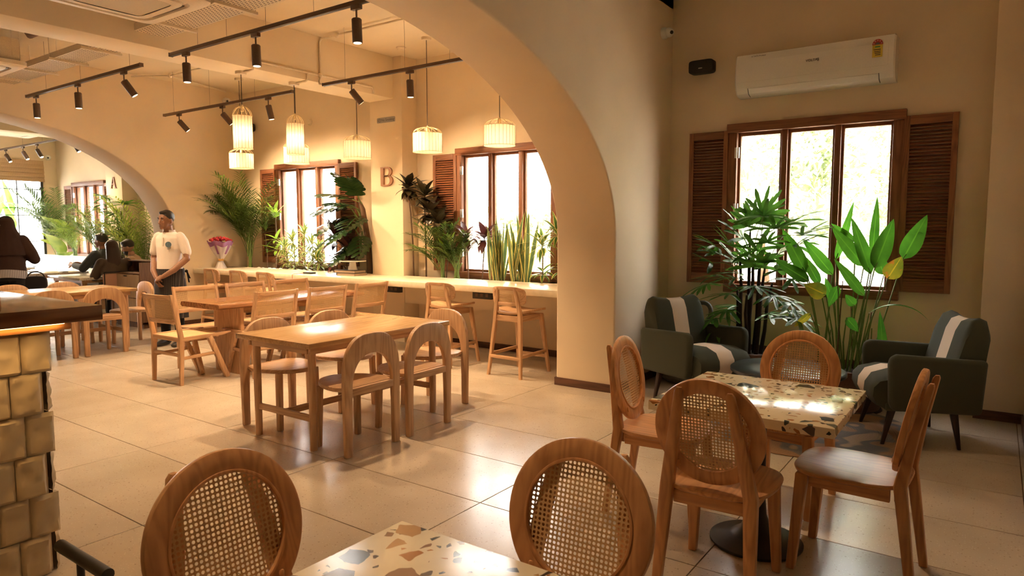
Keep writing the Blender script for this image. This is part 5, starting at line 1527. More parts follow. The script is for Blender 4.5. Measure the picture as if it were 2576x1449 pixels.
def heliconia():
    o0 = Vector((-.98, 6.17, .29))
    root = empty('heliconia_plant', o0, 0, 'tall plant with big paddle leaves before the near window', 'plant')
    L = [(-0.8, 6.02, 1.12, -0.97, 6.07, 1.56, 0.139, 0), (-0.81, 6.12, 1.27, -0.77, 6.04, 1.71, 0.093, 0), (-0.77, 5.98, 1.17, -0.64, 6.01, 1.54, 0.186, 0), (-0.6, 6.2, 1.24, -0.43, 6.14, 1.56, 0.192, 0), (-0.86, 6.08, 1.18, -1.11, 6.03, 1.47, 0.155, 0), (-0.94, 6.15, 1.37, -1.15, 6.2, 1.51, 0.081, 0), (-1.09, 6.2, 1.22, -0.95, 6.17, 1.68, 0.093, 0), (-0.83, 5.95, 0.95, -1.06, 5.9, 1.22, 0.112, 0), (-0.68, 6.0, 1.09, -0.58, 5.97, 1.25, 0.186, 1), (-1.28, 6.0, 1.12, -1.47, 5.93, 1.46, 0.161, 0), (-1.09, 6.1, 1.1, -1.35, 6.09, 1.38, 0.143, 0), (-1.24, 5.95, 1.05, -1.51, 5.89, 1.19, 0.136, 0), (-1.18, 6.05, 1.02, -1.31, 6.0, 1.25, 0.112, 0), (-1.1, 5.9, 0.95, -1.25, 5.83, 1.01, 0.186, 1), (-0.68, 6.0, 0.43, -0.72, 6.02, 0.82, 0.099, 0), (-1.02, 5.95, 1.02, -1.08, 5.95, 0.84, 0.105, 0), (-0.95, 5.95, 0.77, -0.87, 5.99, 0.65, 0.105, 0), (-0.91, 6.05, 0.86, -0.98, 6.03, 0.94, 0.105, 0), (-0.73, 6.2, 1.11, -0.79, 6.22, 1.27, 0.149, 0), (-1.21, 5.9, 0.79, -1.34, 5.96, 0.64, 0.074, 1), (-1.08, 6.1, 0.87, -1.15, 6.1, 1.07, 0.093, 0)]
    for bxx, by, bz, tx, ty, tz, w, y in L:
        w *= .82
        b = Vector((bxx, by, bz)); t = Vector((tx, ty, tz)); d = t - b; ln = d.length
        g = Vector((-.96 + (bxx + .9) * .45 + rng.uniform(-.04, .04), 6.15 + rng.uniform(-.1, .1), .30))
        MB().tube([g - o0, g.lerp(b, .5) - o0 + Vector((rng.uniform(-.02, .02), 0, .02)), b - o0, b.lerp(t, .12) - o0], [.0075, .006, .004, .003], 6).build('leaf_stalk', M['stem_green'], root)
        mb = MB(); mb.uv = []
        s = d.normalized().cross(Vector((0, 0, 1)))
        blade(mb, b - o0, d + Vector((0, 0, .12 * ln)), ln * 1.03, w, .22, 12, .16, 'paddle', up=(.35, -1, .1))
        leafobj(mb, 'leaf', M['lf_heli_y'] if y else M['lf_heli'], root)
    # one long leaf arching over to the right
    mb = MB(); mb.uv = []
    b = Vector((-.79, 5.95, .82)); MB().tube([Vector((-.9, 6.1, .3)) - o0, Vector((-.83, 6.0, .6)) - o0, b - o0], [.007, .005, .004], 6).build('leaf_stalk', M['stem_green'], root)
    blade(mb, b - o0, (.72, .05, .62), .46, .075, 1.75, 12, .2, 'lance'); leafobj(mb, 'leaf', M['lf_heli'], root)
    for k in range(10):
        g = Vector((-.98 + rng.uniform(-.2, .2), 6.15 + rng.uniform(-.14, .12), .29)); h = rng.uniform(.3, .85)
        MB().tube([g - o0, g - o0 + Vector((rng.uniform(-.04, .06), rng.uniform(-.03, .03), h))], [.008, .004], 6).build('cane_stem', M['stem_green'] if k % 3 else M['stem_brown'], root)
heliconia()

ZS = .845   # soil level in the troughs
def areca(x, y, z, h, nf, label, mat, spread=1.0, name='areca_palm', ll=.26, lw=.021, avoid_wall=True):
    root = empty(name, (x, y, z), 0, label, 'plant')
    for k in range(5):
        MB().tube([(rng.uniform(-.05, .05), rng.uniform(-.03, .03), 0), (rng.uniform(-.08, .08), rng.uniform(-.05, .03), h * .35)], [.012, .009], 7).build('stem', M['stem_green'], root)
    for k in range(nf):
        a = -PI * (k + .5) / nf + rng.uniform(-.15, .15) if avoid_wall else 2 * PI * k / nf
        el = rng.uniform(.95, 1.4)
        d = dirv(a, el); d.x *= spread; d.y *= .45 * spread
        palm_frond(root, (rng.uniform(-.05, .05), rng.uniform(-.03, .03), h * rng.uniform(.12, .35)), d, h * rng.uniform(.62, .85), rng.uniform(.5, 1.3), ll * rng.uniform(.85, 1.15), lw, mat, 17)
    return root
CLAMP[:] = [XF1 + .01, 99, YB - .055]
areca(-9.68, 6.42, ZS, 1.45, 30, 'big feathery palm in the corner behind the flower bouquet', M['lf_palm'], 1.0)

def stalk_plant(x, z, h, label, mat, n, L, W, droop, el0=1.2, el1=0.0, lean=0, prof='lance', y=6.48, rad=.007, stem=None, extra=(), name='dracaena_plant'):
    root = empty(name, (x, y, z), 0, label, 'plant')
    top = Vector((lean, rng.uniform(-.04, 0), h))
    pts = [Vector((0, 0, 0)), Vector((lean * .2 + rng.uniform(-.02, .02), 0, h * .4)), Vector((lean * .7, 0, h * .75)), top]
    MB().tube(pts, [rad * 1.2, rad, rad, rad * .8], 7).build('stem', stem or M['stem_brown'], root)
    rosette(root, top, n, L, W, mat, droop, el0, el1, prof)
    for fz, fn, fl in extra:
        rosette(root, pts[1].lerp(top, fz), fn, L * fl, W, mat, droop, .8, -.2, prof)
    return root
# left window trough
stalk_plant(-9.10, ZS, .86, 'plant with bright lime strap leaves left of the left counter window', M['lf_bright'], 10, .30, .05, .5, 1.3, .3, .04, 'strap', extra=((.3, 7, .9), (.0, 6, .9)))
stalk_plant(-9.32, ZS, .62, 'green leafy plant between the big palm and the left counter window', M['lf_palm'], 12, .30, .035, .9, 1.3, .0, -.03, extra=((.3, 8, .9),))
for i, (x, h, w) in enumerate(((-8.80, .36, 'first'), (-8.62, .46, 'second'), (-8.40, .56, 'third'), (-8.22, .42, 'fourth'), (-8.02, .34, 'fifth'))):
    stalk_plant(x, ZS, h, 'yellow-edged dracaena in the left window trough, %s from the left' % w, M['lf_song'], 34, .27, .032, 1.0, 1.35, -.6, rng.uniform(-.04, .04), extra=((.35, 16, .9), (.0, 14, .9), (-.4, 10, .9)))
stalk_plant(-8.05, ZS, .22, 'low plant with broad yellow-edged drooping leaves in the left window trough', M['lf_song'], 9, .30, .06, 1.6, 1.2, .1, .03, 'strap', y=6.42)
stalk_plant(-7.68, ZS, .52, 'burgundy cordyline with long leaves before the left window', M['lf_red'], 20, .48, .075, 1.0, 1.35, -.2, 0, 'lance', extra=((.0, 12, .8),), name='cordyline_plant')
stalk_plant(-7.46, ZS, .36, 'smaller burgundy cordyline beside the monstera', M['lf_red'], 16, .42, .08, 1.2, 1.2, -.2, .03, 'lance', name='cordyline_plant')

CLAMP[:] = [XF1 + .01, -6.842, YB - .055]
def monstera():
    root = empty('monstera_plant', (-7.06, 6.47, ZS), 0, 'dark monstera with split leaves climbing a mossy pole left of column B', 'plant')
    MB().tube([(0.07, 0, 0), (.05, 0, .45), (-.04, -.01, .9), (-.08, -.02, 1.0)], [.042, .04, .035, .02], 10).build('moss_pole', M['stem_brown'], root)
    for (bx_, bz, az, el, L, W) in ((-.1, 1.0, R(190), .35, .62, .46), (-.05, .98, R(-70), .85, .48, .42), (-.15, .92, R(215), .05, .52, .44), (-.05, .8, R(-60), -.1, .50, .44), (.0, .72, R(-110), -.3, .46, .42), (-.2, .82, R(200), -.2, .56, .44), (-.12, 1.08, R(240), .9, .42, .36), (-.05, .6, R(-45), -.5, .42, .36), (-.22, .68, R(230), -.4, .46, .38), (-.1, .9, R(-90), .3, .44, .4), (-.1, .5, R(-100), -.5, .42, .36), (-.3, .95, R(185), .1, .5, .4)):
        d = dirv(az, el)
        b = Vector((bx_, -.03, bz)) + d * .12
        MB().tube([(bx_ * .4, 0, bz - .2), (bx_, -.02, bz), tuple(b)], [.008, .007, .005], 6).build('leaf_stalk', M['stem_green'], root)
        mb = MB(); mb.uv = []
        s = d.cross(Vector((0, 0, 1))).normalized()
        for k in range(7):       # leaf lobes on each side of the midrib
            t = (k + .5) / 7
            q = b + d * (L * t * .9) - Vector((0, 0, L * .28 * t * t))
            wl = W * .62 * (math.sin(PI * (t * .85 + .12)) ** .7)
            for sd in (-1, 1):
                blade(mb, q - s * sd * .004, (s * sd * math.cos(.5 - t * .55 + .1) + d * math.sin(.25 + t * .75)).normalized(), wl, L / 7 * 1.12, .6, 4, .08, 'blunt', up=s.cross(d))
        blade(mb, b, d, L * 1.0, .03, .45, 6, .1, 'lance')
        leafobj(mb, 'leaf', M['lf_monst'], root)
monstera()

# right window trough
CLAMP[:] = [-6.235, XN0 - .03, YB - .055]
def croton(x, lean, h, label, tiers):
    root = empty('croton_plant', (x, 6.47, ZS), 0, label, 'plant')
    top = Vector((lean, -.03, h))
    pts = [Vector((0, 0, 0)), Vector((lean * .1, 0, h * .35)), Vector((lean * .5, -.01, h * .7)), top]
    MB().tube(pts, [.011, .010, .009, .007], 8).build('stem', M['stem_brown'], root)
    for dx, dz, n in tiers:
        c = top + Vector((dx, rng.uniform(-.05, 0), dz))
        if abs(dx) + abs(dz) > .02:
            MB().tube([pts[2], pts[2].lerp(c, .6) + Vector((0, 0, -.02)), c], [.007, .006, .005], 6).build('branch', M['stem_brown'], root)
        rosette(root, c, n + 8, .30, .10, M['lf_dark'], .9, 1.25, -.5, 'lance')
croton(-6.17, -.06, 1.18, 'tall croton with dark leaves on a bare stem right of the letter B', ((0, 0, 15),))
croton(-5.95, .0, 1.02, 'branching croton with dark leaves before the right window shutter', ((.02, .05, 12), (.13, -.16, 11), (.28, -.30, 11)))
for x, h, w in ((-5.68, .78, 'small feathery palm right of the bare croton stems'), (-5.42, .62, 'small feathery palm before the shutter edge of the right counter window')):
    areca(x, 6.45, ZS, h, 14, w, M['lf_palm'], 1.1, 'parlour_palm', .15, .016)
stalk_plant(-5.62, ZS, .35, 'plant with wide bright strap leaves beside the small feathery palm', M['lf_bright'], 4, .42, .05, .3, 1.25, .75, .05, 'strap')
stalk_plant(-5.26, ZS, .55, 'burgundy cordyline on a thin stem at the left of the right counter window', M['lf_red'], 22, .29, .07, 1.3, 1.2, -.35, -.03, 'lance', name='cordyline_plant')
stalk_plant(-5.05, ZS, .54, 'burgundy cordyline on a thin stem left of the snake plants', M['lf_red'], 26, .32, .072, 1.2, 1.25, -.4, .05, 'lance', name='cordyline_plant')
def snake(x, label, n, hh):
    root = empty('snake_plant', (x, 6.45, ZS), 0, label, 'plant')
    for k in range(n):
        mb = MB(); mb.uv = []
        a = rng.uniform(-PI, 0)
        d = Vector((rng.uniform(-.22, .22), rng.uniform(-.12, .06), 1))
        blade(mb, (rng.uniform(-.11, .11), rng.uniform(-.06, .05), -.01), d, hh * rng.uniform(.5, 1.05), rng.uniform(.045, .062), rng.uniform(-.1, .25), 8, .25, 'sword', up=(rng.uniform(-.6, .6), -1, 0))
        leafobj(mb, 'leaf', M['lf_snake'], root)
snake(-4.78, 'snake plant with yellow-edged sword leaves, left clump in the right window trough', 18, .78)
snake(-4.47, 'snake plant with yellow-edged sword leaves, right clump in the right window trough', 18, .84)
stalk_plant(-4.18, ZS, .46, 'yellow-edged dracaena right of the snake plants', M['lf_song'], 26, .32, .05, 1.2, 1.4, -.4, .0, 'lance', extra=((-.1, 12, .8),))
stalk_plant(-3.95, ZS, .60, 'yellow-edged dracaena beside the arch pillar', M['lf_song'], 28, .34, .05, 1.2, 1.4, -.5, -.03, 'lance', extra=((-.1, 8, .8),))
stalk_plant(-3.70, ZS, .40, 'green strap-leaved plant half hidden by the arch pillar', M['lf_palm'], 12, .3, .05, 1.1, 1.3, -.1, -.03, 'strap')

# far room plants
CLAMP[:] = [XL + .02, XF0 - .02, YB - .055]
areca(-16.75, 6.42, .55, 2.0, 18, 'tall palm in the far room beside the gridded window', M['lf_palm'], 1.1, ll=.36, lw=.03)
areca(-15.9, 6.40, .72, 1.1, 16, 'low feathery palm under the far room window', M['lf_palm_y'], 1.3, ll=.24, lw=.022)
areca(-14.9, 6.42, .72, 1.2, 16, 'low feathery palm at the right of the far room window', M['lf_palm'], 1.2, ll=.22, lw=.022)
areca(-12.75, 6.30, .0, 2.3, 30, 'tall yellowish palm behind the guest with glasses', M['lf_palm_y'], 1.0, ll=.24, lw=.024)
lp2 = empty('fan_palm', (-13.6, 6.3, .1), 0, 'dark fan palm below the letter A', 'plant')
for k in range(4): MB().tube([(rng.uniform(-.1, .1), rng.uniform(-.06, .06), 0), (rng.uniform(-.18, .18), rng.uniform(-.1, .05), rng.uniform(1.3, 1.9))], [.018, .01], 7).build('stem', M['stem_dark'], lp2)
for k in range(13):
    c = Vector((rng.uniform(-.55, .4), rng.uniform(-.2, .02), rng.uniform(1.1, 2.05)))
    MB().tube([(c.x * .25, 0, c.z - .35), tuple(c)], .004, 5).build('leaf_stalk', M['stem_green'], lp2)
    fan_leaf(lp2, c, Vector((c.x, c.y - .1, .12)).normalized(), .34, .04, M['lf_rhapis'] if k % 3 else M['lf_palm'], 9, 3.0, .7)
bp = empty('broad_leaf_plant', (-15.9, 6.15, .75), 0, 'plant with one big drooping paddle leaf beside the far window bench', 'plant')
for (b, d, L, W, dr) in (((0, 0, .3), (-.9, -.25, .55), 1.0, .24, .7), ((.05, 0, .2), (.3, -.35, .8), .75, .32, .9), ((.1, 0, .15), (.75, -.2, .5), .6, .3, .9), ((-.03, 0, .25), (-.4, -.3, .9), .6, .26, .6)):
    MB().tube([(0, 0, 0), b], [.016, .01], 7).build('leaf_stalk', M['stem_green'], bp)
    mb = MB(); mb.uv = []; blade(mb, b, d, L, W, dr, 12, .15, 'paddle'); leafobj(mb, 'leaf', M['lf_palm_y'], bp)

# ---- outdoors greenery
CLAMP[:] = [-99, 99, 99]
M['lf_out'] = leafmat('sunlit_tree_leaf', (.28, .35, .19), (.50, .56, .36), trans=.25, rough=.5)
def tree(x, y, z0, rx, ry, rz, n, label, seed, size=.24, trunk=True):
    r2 = random.Random(seed)
    root = empty('garden_tree', (x, y, -.12), 0, label, 'tree', 'trees outside the windows')
    MB().tube([(0, 0, 0), (.1, .05, z0 * .6), (0, 0, z0 + rz * .3)], [.16, .12, .05], 10).build('trunk', M['stem_brown'], root)
    mb = MB(); mb.uv = []
    cl = []
    for k in range(60):
        a, e = r2.uniform(0, 2 * PI), r2.uniform(-.6, 1.3); q = r2.uniform(.45, 1)
        cl.append(Vector((rx * q * math.cos(a) * math.cos(e), ry * q * math.sin(a) * math.cos(e), z0 + rz * (.5 + .5 * q * math.sin(e)))))
    for k in range(n):
        c = cl[k % 60]
        p = c + Vector((r2.gauss(0, .22), r2.gauss(0, .22), r2.gauss(0, .2)))
        d = Vector((r2.uniform(-1, 1), r2.uniform(-1, 1), r2.uniform(-.9, .5))).normalized()
        s = d.cross(Vector((r2.uniform(-1, 1), r2.uniform(-1, 1), 1))).normalized()
        L, W = size * r2.uniform(.6, 1.1), size * .13
        b = len(mb.v)
        mb.v += [p, p + d * L * .45 - s * W, p + d * L - Vector((0, 0, L * .2)), p + d * L * .45 + s * W]
        mb.uv += [(.5, 0), (0, .5), (.5, 1), (1, .5)]
        mb.f.append((b, b + 1, b + 2, b + 3))
    o = leafobj(mb, 'crown', M['lf_out'], root); o['kind'] = 'stuff'
    return root
tree(-2.9, 10.6, .3, 2.2, 1.2, 3.6, 4200, 'leafy tree outside the near window, left half', 1)
tree(-.6, 10.9, .2, 2.1, 1.2, 3.8, 4200, 'leafy tree outside the near window, right half', 2)
tree(1.9, 11.2, .3, 2.0, 1.2, 3.6, 2600, 'leafy tree outside, beyond the right end of the near window', 3)
tree(-8.3, 12.2, .0, 1.7, 1.0, 2.3, 2400, 'low leafy tree outside the right counter window', 4)
struct(bx(-14, 8, 14.5, 14.7, -.12, 2.2).build('garden_wall', plain('white_garden_wall', (.8, .78, .74), .9, scale=2)))
og = empty('garden_heliconia', (-18.6, 5.6, -.12), 0, 'big paddle-leaved plant outside the far gridded window', 'plant')
r2 = random.Random(5)
for k in range(13):
    y, h = r2.uniform(-1.5, .8), r2.uniform(.9, 2.0)
    d = Vector((r2.uniform(-.2, .3), r2.uniform(-.55, .55), 1)); b = Vector((r2.uniform(-.3, .3), y, h))
    MB().tube([(0, y * .8, 0), tuple(b)], [.02, .012], 7).build('leaf_stalk', M['stem_green'], og)
    mb = MB(); mb.uv = []; blade(mb, b, d, r2.uniform(.6, .95), r2.uniform(.14, .22), r2.uniform(.1, .6), 10, .15, 'paddle', up=(1, 0, .1)); leafobj(mb, 'leaf', M['lf_heli'], og)
# ================================================================== PEOPLE
def remesh(mb, name, mat, parent, voxel=.011, it=3, keep=.0):
    me = mb.mesh(name, mat, smooth=False)
    o = link(name, me)
    r = o.modifiers.new('r', 'REMESH'); r.mode = 'VOXEL'; r.voxel_size = voxel
    s = o.modifiers.new('s', 'SMOOTH'); s.iterations = it; s.factor = .5
    dg = bpy.context.evaluated_depsgraph_get()
    nm = bpy.data.meshes.new_from_object(o.evaluated_get(dg))
    bpy.data.objects.remove(o, do_unlink=True)
    nm.name = name
    nm.materials.clear(); nm.materials.append(mat)
    nm.polygons.foreach_set('use_smooth', [True] * len(nm.polygons))
    return link(name, nm, parent)
def etube(mb, pts, rad, side=(0, 1, 0), n=18):
    """closed tube with elliptical sections: rad = (half width along side, half depth)"""
    pts = [Vector(p) for p in pts]; side = Vector(side)
    rings = []
    for i, p in enumerate(pts):
        t = (pts[min(i + 1, len(pts) - 1)] - pts[max(i - 1, 0)]).normalized()
        s = (side - t * side.dot(t)).normalized(); d = t.cross(s)
        w, h = rad[i]
        rings.append([p + s * (w * math.cos(2 * PI * k / n)) + d * (h * math.sin(2 * PI * k / n)) for k in range(n)])
    mb.loft(rings)
    return mb
def limb(mb, pts, rad):
    mb.tube(pts, rad, 12)
    for p, r in zip(pts, rad): mb.ball(p, r * .98, 10, 7)
    return mb
def hand(mb, wrist, d, palm_n, thumb_side, L=.17, curl=.9):
    """palm, four unequal bent fingers and a thumb"""
    w = Vector(wrist); d = Vector(d).normalized(); nrm = Vector(palm_n); nrm = (nrm - d * nrm.dot(d)).normalized()
    s = d.cross(nrm).normalized() * thumb_side
    etube(mb, [w - d * .01, w + d * .03, w + d * .06, w + d * .085], [(.025, .018), (.036, .016), (.040, .015), (.037, .012)], s)
    for k, (o, l) in enumerate(((.028, .068), (.010, .076), (-.009, .071), (-.027, .056))):
        p = w + d * .075 + s * o
        d1 = (d * math.cos(curl * .35) + nrm * math.sin(curl * .35)); d2 = (d * math.cos(curl * .9) + nrm * math.sin(curl * .9)); d3 = (d * math.cos(curl * 1.4) + nrm * math.sin(curl * 1.4))
        q1 = p + d1 * l * .42; q2 = q1 + d2 * l * .32; q3 = q2 + d3 * l * .26
        limb(mb, [p, q1, q2, q3], [.0098, .0092, .0086, .0075])
    b = w + d * .022 + s * .03
    t1 = (d * .65 + s * .75 + nrm * .15).normalized(); t2 = (d * .95 + s * .2 + nrm * .3).normalized()
    limb(mb, [b, b + t1 * .034, b + t1 * .034 + t2 * .034], [.013, .0115, .009])
    return mb
def head_mesh(mb, c, f, up=(0, 0, 1), k=1.0):
    """skull, jaw, nose, ears, brow; f = facing direction"""
    c = Vector(c); f = Vector(f).normalized(); u = Vector(up); u = (u - f * u.dot(f)).normalized(); s = u.cross(f)
    Mx = Matrix((( f.x, s.x, u.x, c.x), (f.y, s.y, u.y, c.y), (f.z, s.z, u.z, c.z), (0, 0, 0, 1))) @ Matrix.Scale(k, 4)
    h = MB()
    h.ball((-.008, 0, .025), .095, 20, 14, (1.0, .80, .98))
    etube(h, [(.028, 0, .03), (.034, 0, -.03), (.040, 0, -.075), (.046, 0, -.103)], [(.066, .058), (.060, .054), (.047, .044), (.026, .028)])
    h.ball((.073, 0, -.092), .022, 12, 8, (1, 1.1, .8))
    etube(h, [(.083, 0, .018), (.097, 0, -.012), (.106, 0, -.030), (.094, 0, -.042)], [(.008, .008), (.010, .011), (.015, .013), (.012, .008)])
    h.ball((.074, 0, .03), .03, 12, 8, (.55, 1.7, .42))
    for q in (-1, 1):
        h.ball((.062, q * .036, -.02), .022, 10, 8, (.8, 1, 1)); h.ball((-.012, q * .076, -.008), .024, 10, 8, (.75, .36, 1.25))
    etube(h, [(.080, 0, -.052), (.091, 0, -.060), (.091, 0, -.066), (.082, 0, -.078)], [(.022, .01), (.02, .009), (.02, .009), (.022, .01)], (0, 1, 0))
    h.xf(Mx)
    mb.v_base = len(mb.v)
    mb.add(h.v, h.f)
    return Mx
def face_parts(Mx, parent, lipc, hairc, brow=True):
    for q in (-1, 1):
        MB().ball((.079, q * .032, .008), .0125, 12, 8, (.55, 1.15, .62)).xf(Mx).build('eye', M['eye_white'], parent)
        MB().ball((.0845, q * .032, .008), .0062, 10, 8, (.6, 1, 1)).xf(Mx).build('iris', M['ink'], parent)
        MB().ball((.079, q * .032, .0125), .0128, 12, 8, (.58, 1.2, .38)).xf(Mx).build('eyelid', lipc, parent)
        if brow: MB().tube([(.085, q * .014, .030), (.089, q * .032, .036), (.078, q * .052, .030)], [.0032, .0048, .0025], 6).xf(Mx).build('eyebrow', hairc, parent)
    MB().ball((.0905, 0, -.060), .02, 14, 8, (.35, 1.0, .20)).ball((.089, 0, -.0675), .019, 14, 8, (.38, .9, .22)).xf(Mx).build('lips', lipc, parent)
M['skin'] = plain('brown_skin', (.27, .13, .075), .55, var=.08, scale=18)
M['skin2'] = plain('tan_skin', (.36, .19, .115), .55, var=.08, scale=18)
M['lip'] = plain('lip_tone', (.20, .07, .05), .5)
M['eye_white'] = plain('eye_white', (.6, .55, .5), .3)
M['hair'] = plain('black_hair', (.012, .009, .008), .45, var=.3, scale=90, bumpy=.3)
M['hair_b'] = plain('dark_brown_hair', (.035, .016, .011), .45, var=.3, scale=90, bumpy=.3)
M['polo'] = fabric('white_polo_cotton', (.78, .70, .64), sc=120)
M['apron'] = stripes('pinstripe_apron', (.022, .017, .018), (.10, .08, .075), 46, 1, .86)
M['trouser'] = fabric('black_trousers', (.014, .012, .012), sc=120)
M['shoe'] = plain('black_shoe_leather', (.015, .012, .012), .35)

# ---- the waiter
def waiter():
    root = empty('person', (-8.50, 4.50, 0), R(-66), 'waiter in a white polo shirt and pinstripe apron, hands clasped', 'person')
    fdir = Vector((math.cos(R(-12)), math.sin(R(-12)), -.05))
    b = MB()
    etube(b, [(0, 0, .90), (0, 0, 1.05), (0, 0, 1.25), (-.01, 0, 1.38)], [(.13, .08), (.125, .08), (.14, .08), (.15, .06)])
    etube(b, [(-.012, 0, 1.36), (-.004, 0, 1.43), (.012, 0, 1.52)], [(.066, .06), (.053, .054), (.05, .052)])
    Mx = head_mesh(b, (.03, -.005, 1.583), fdir)
    limb(b, [(-.01, -.15, 1.37), (-.02, -.225, 1.20), (-.02, -.24, 1.10), (.09, -.165, .955), (.155, -.075, .865)], [.040, .044, .042, .037, .027])
    limb(b, [(-.01, .15, 1.37), (-.015, .225, 1.20), (.0, .243, 1.105), (.12, .14, .965), (.185, .03, .885)], [.040, .044, .042, .037, .027])
    hand(b, (.185, .03, .885), (.12, -.85, -.35), (-.5, 0, -.6), -1, curl=1.2)
    hand(b, (.155, -.075, .865), (.1, .35, -.75), (-.6, .3, 0), 1, curl=.8)
    body = remesh(b, 'body', M['skin'], root, .0065, 2)
    face_parts(Mx, root, M['lip'], M['hair'])
    h = MB()
    h.ball((-.018, 0, .040), .095, 22, 14, (1.0, .845, .98)); h.ball((.025, 0, .098), .045, 14, 10, (1.2, 1.25, .55))
    for q in (-1, 1): h.ball((-.008, q * .068, .028), .022, 10, 8, (1.0, .4, 1.1))
    h.xf(Mx); remesh(h, 'hair', M['hair'], root, .007, 2)
    s = MB()
    etube(s, [(0, 0, .905), (.005, 0, .96), (.005, 0, 1.10), (.0, 0, 1.25), (-.006, 0, 1.36), (-.01, 0, 1.415), (-.008, 0, 1.44)], [(.158, .115), (.165, .124), (.158, .114), (.168, .118), (.176, .104), (.13, .08), (.082, .068)])
    for q in (-1, 1):
        limb(s, [(-.01, q * .152, 1.385), (-.015, q * .195, 1.32), (-.02, q * .232, 1.185)], [.058, .060, .058])
    sh = remesh(s, 'polo_shirt', M['polo'], root, .009, 3)
    c = MB()
    for q in (-1, 1):
        c.prism([(0, 0), (.062, -.03), (.075, .012), (.015, .03)], (.055, 0, 1.435), (.15, q * .9, .0), (-.3, q * .3, .75), (.008, 0, .004))
    cr = [(.068 * math.cos(a) - .008, .074 * math.sin(a)) for a in [R(35) + R(290) * i / 20 for i in range(21)]]
    MB().loft([[(x, y, 1.428), (x * 1.05, y * 1.05, 1.428), (x * 1.0, y * 1.0, 1.466), (x * .95, y * .95, 1.466)] for x, y in cr]).build('collar', M['polo'], root)
    bx(.108, .1165, -.013, .013, 1.26, 1.37).build('button_placket', M['polo'], root, .002)
    lg = MB().lathe([(0, 0), (.036, 0), (.036, .003), (0, .003)], 28).xf(Matrix.Rotation(R(90), 4, 'Y')); lg.xf(Matrix.Translation((.121, .085, 1.285)) @ Matrix.Rotation(R(22), 4, 'Z'))
    emb = plain('blue_grey_emblem', (.12, .18, .22), .8, var=.5, scale=70); lg.build('shirt_emblem', emb, sh)
    MB().box(.123, .126, .068, .100, 1.228, 1.233).build('emblem_caption', emb, sh)
    t = MB()
    etube(t, [(0, 0, .84), (0, 0, .90), (0, 0, .95)], [(.165, .115), (.168, .118), (.165, .115)])
    for q in (-1, 1): limb(t, [(0, q * .085, .85), (.005, q * .095, .48), (-.01, q * .105, .075)], [.092, .066, .056])
    remesh(t, 'trousers', M['trouser'], root, .011, 3)
    a = MB()
    n = 40
    rg = []
    for z, rx, ry in ((.98, .134, .180), (.93, .138, .185), (.75, .150, .200), (.55, .152, .205), (.36, .155, .208)):
        rg.append([((rx + .006 * math.sin(7 * p + z * 3)) * math.cos(p), (ry + .006 * math.sin(7 * p + z * 3)) * math.sin(p), z) for p in [-R(150) + R(300) * i / n for i in range(n + 1)]])
    for i in range(len(rg) - 1):
        a.add(rg[i] + rg[i + 1], [(j, j + 1, n + 2 + j, n + 1 + j) for j in range(n)])
    a.build('apron', M['apron'], root, fix=False)
    MB().ball((-.07, .178, .945), .02, 10, 8).build('apron_knot', M['trouser'], root)
    for k in (0, 1): MB().bar((-.07, .185, .945), (-.085 - .02 * k, .20, .80 + .05 * k), .004, .018, (0, 1, 0)).build('apron_tie', M['trouser'], root)
    for q in (-1, 1):
        f = MB(); etube(f, [(-.075, q * .108, .045), (-.03, q * .108, .05), (.06, q * .112, .042), (.13, q * .116, .03), (.165, q * .118, .024)], [(.03, .038), (.04, .046), (.045, .038), (.043, .028), (.028, .02)])
        remesh(f, 'shoe', M['shoe'], root, .009, 2)
    return root
waiter()

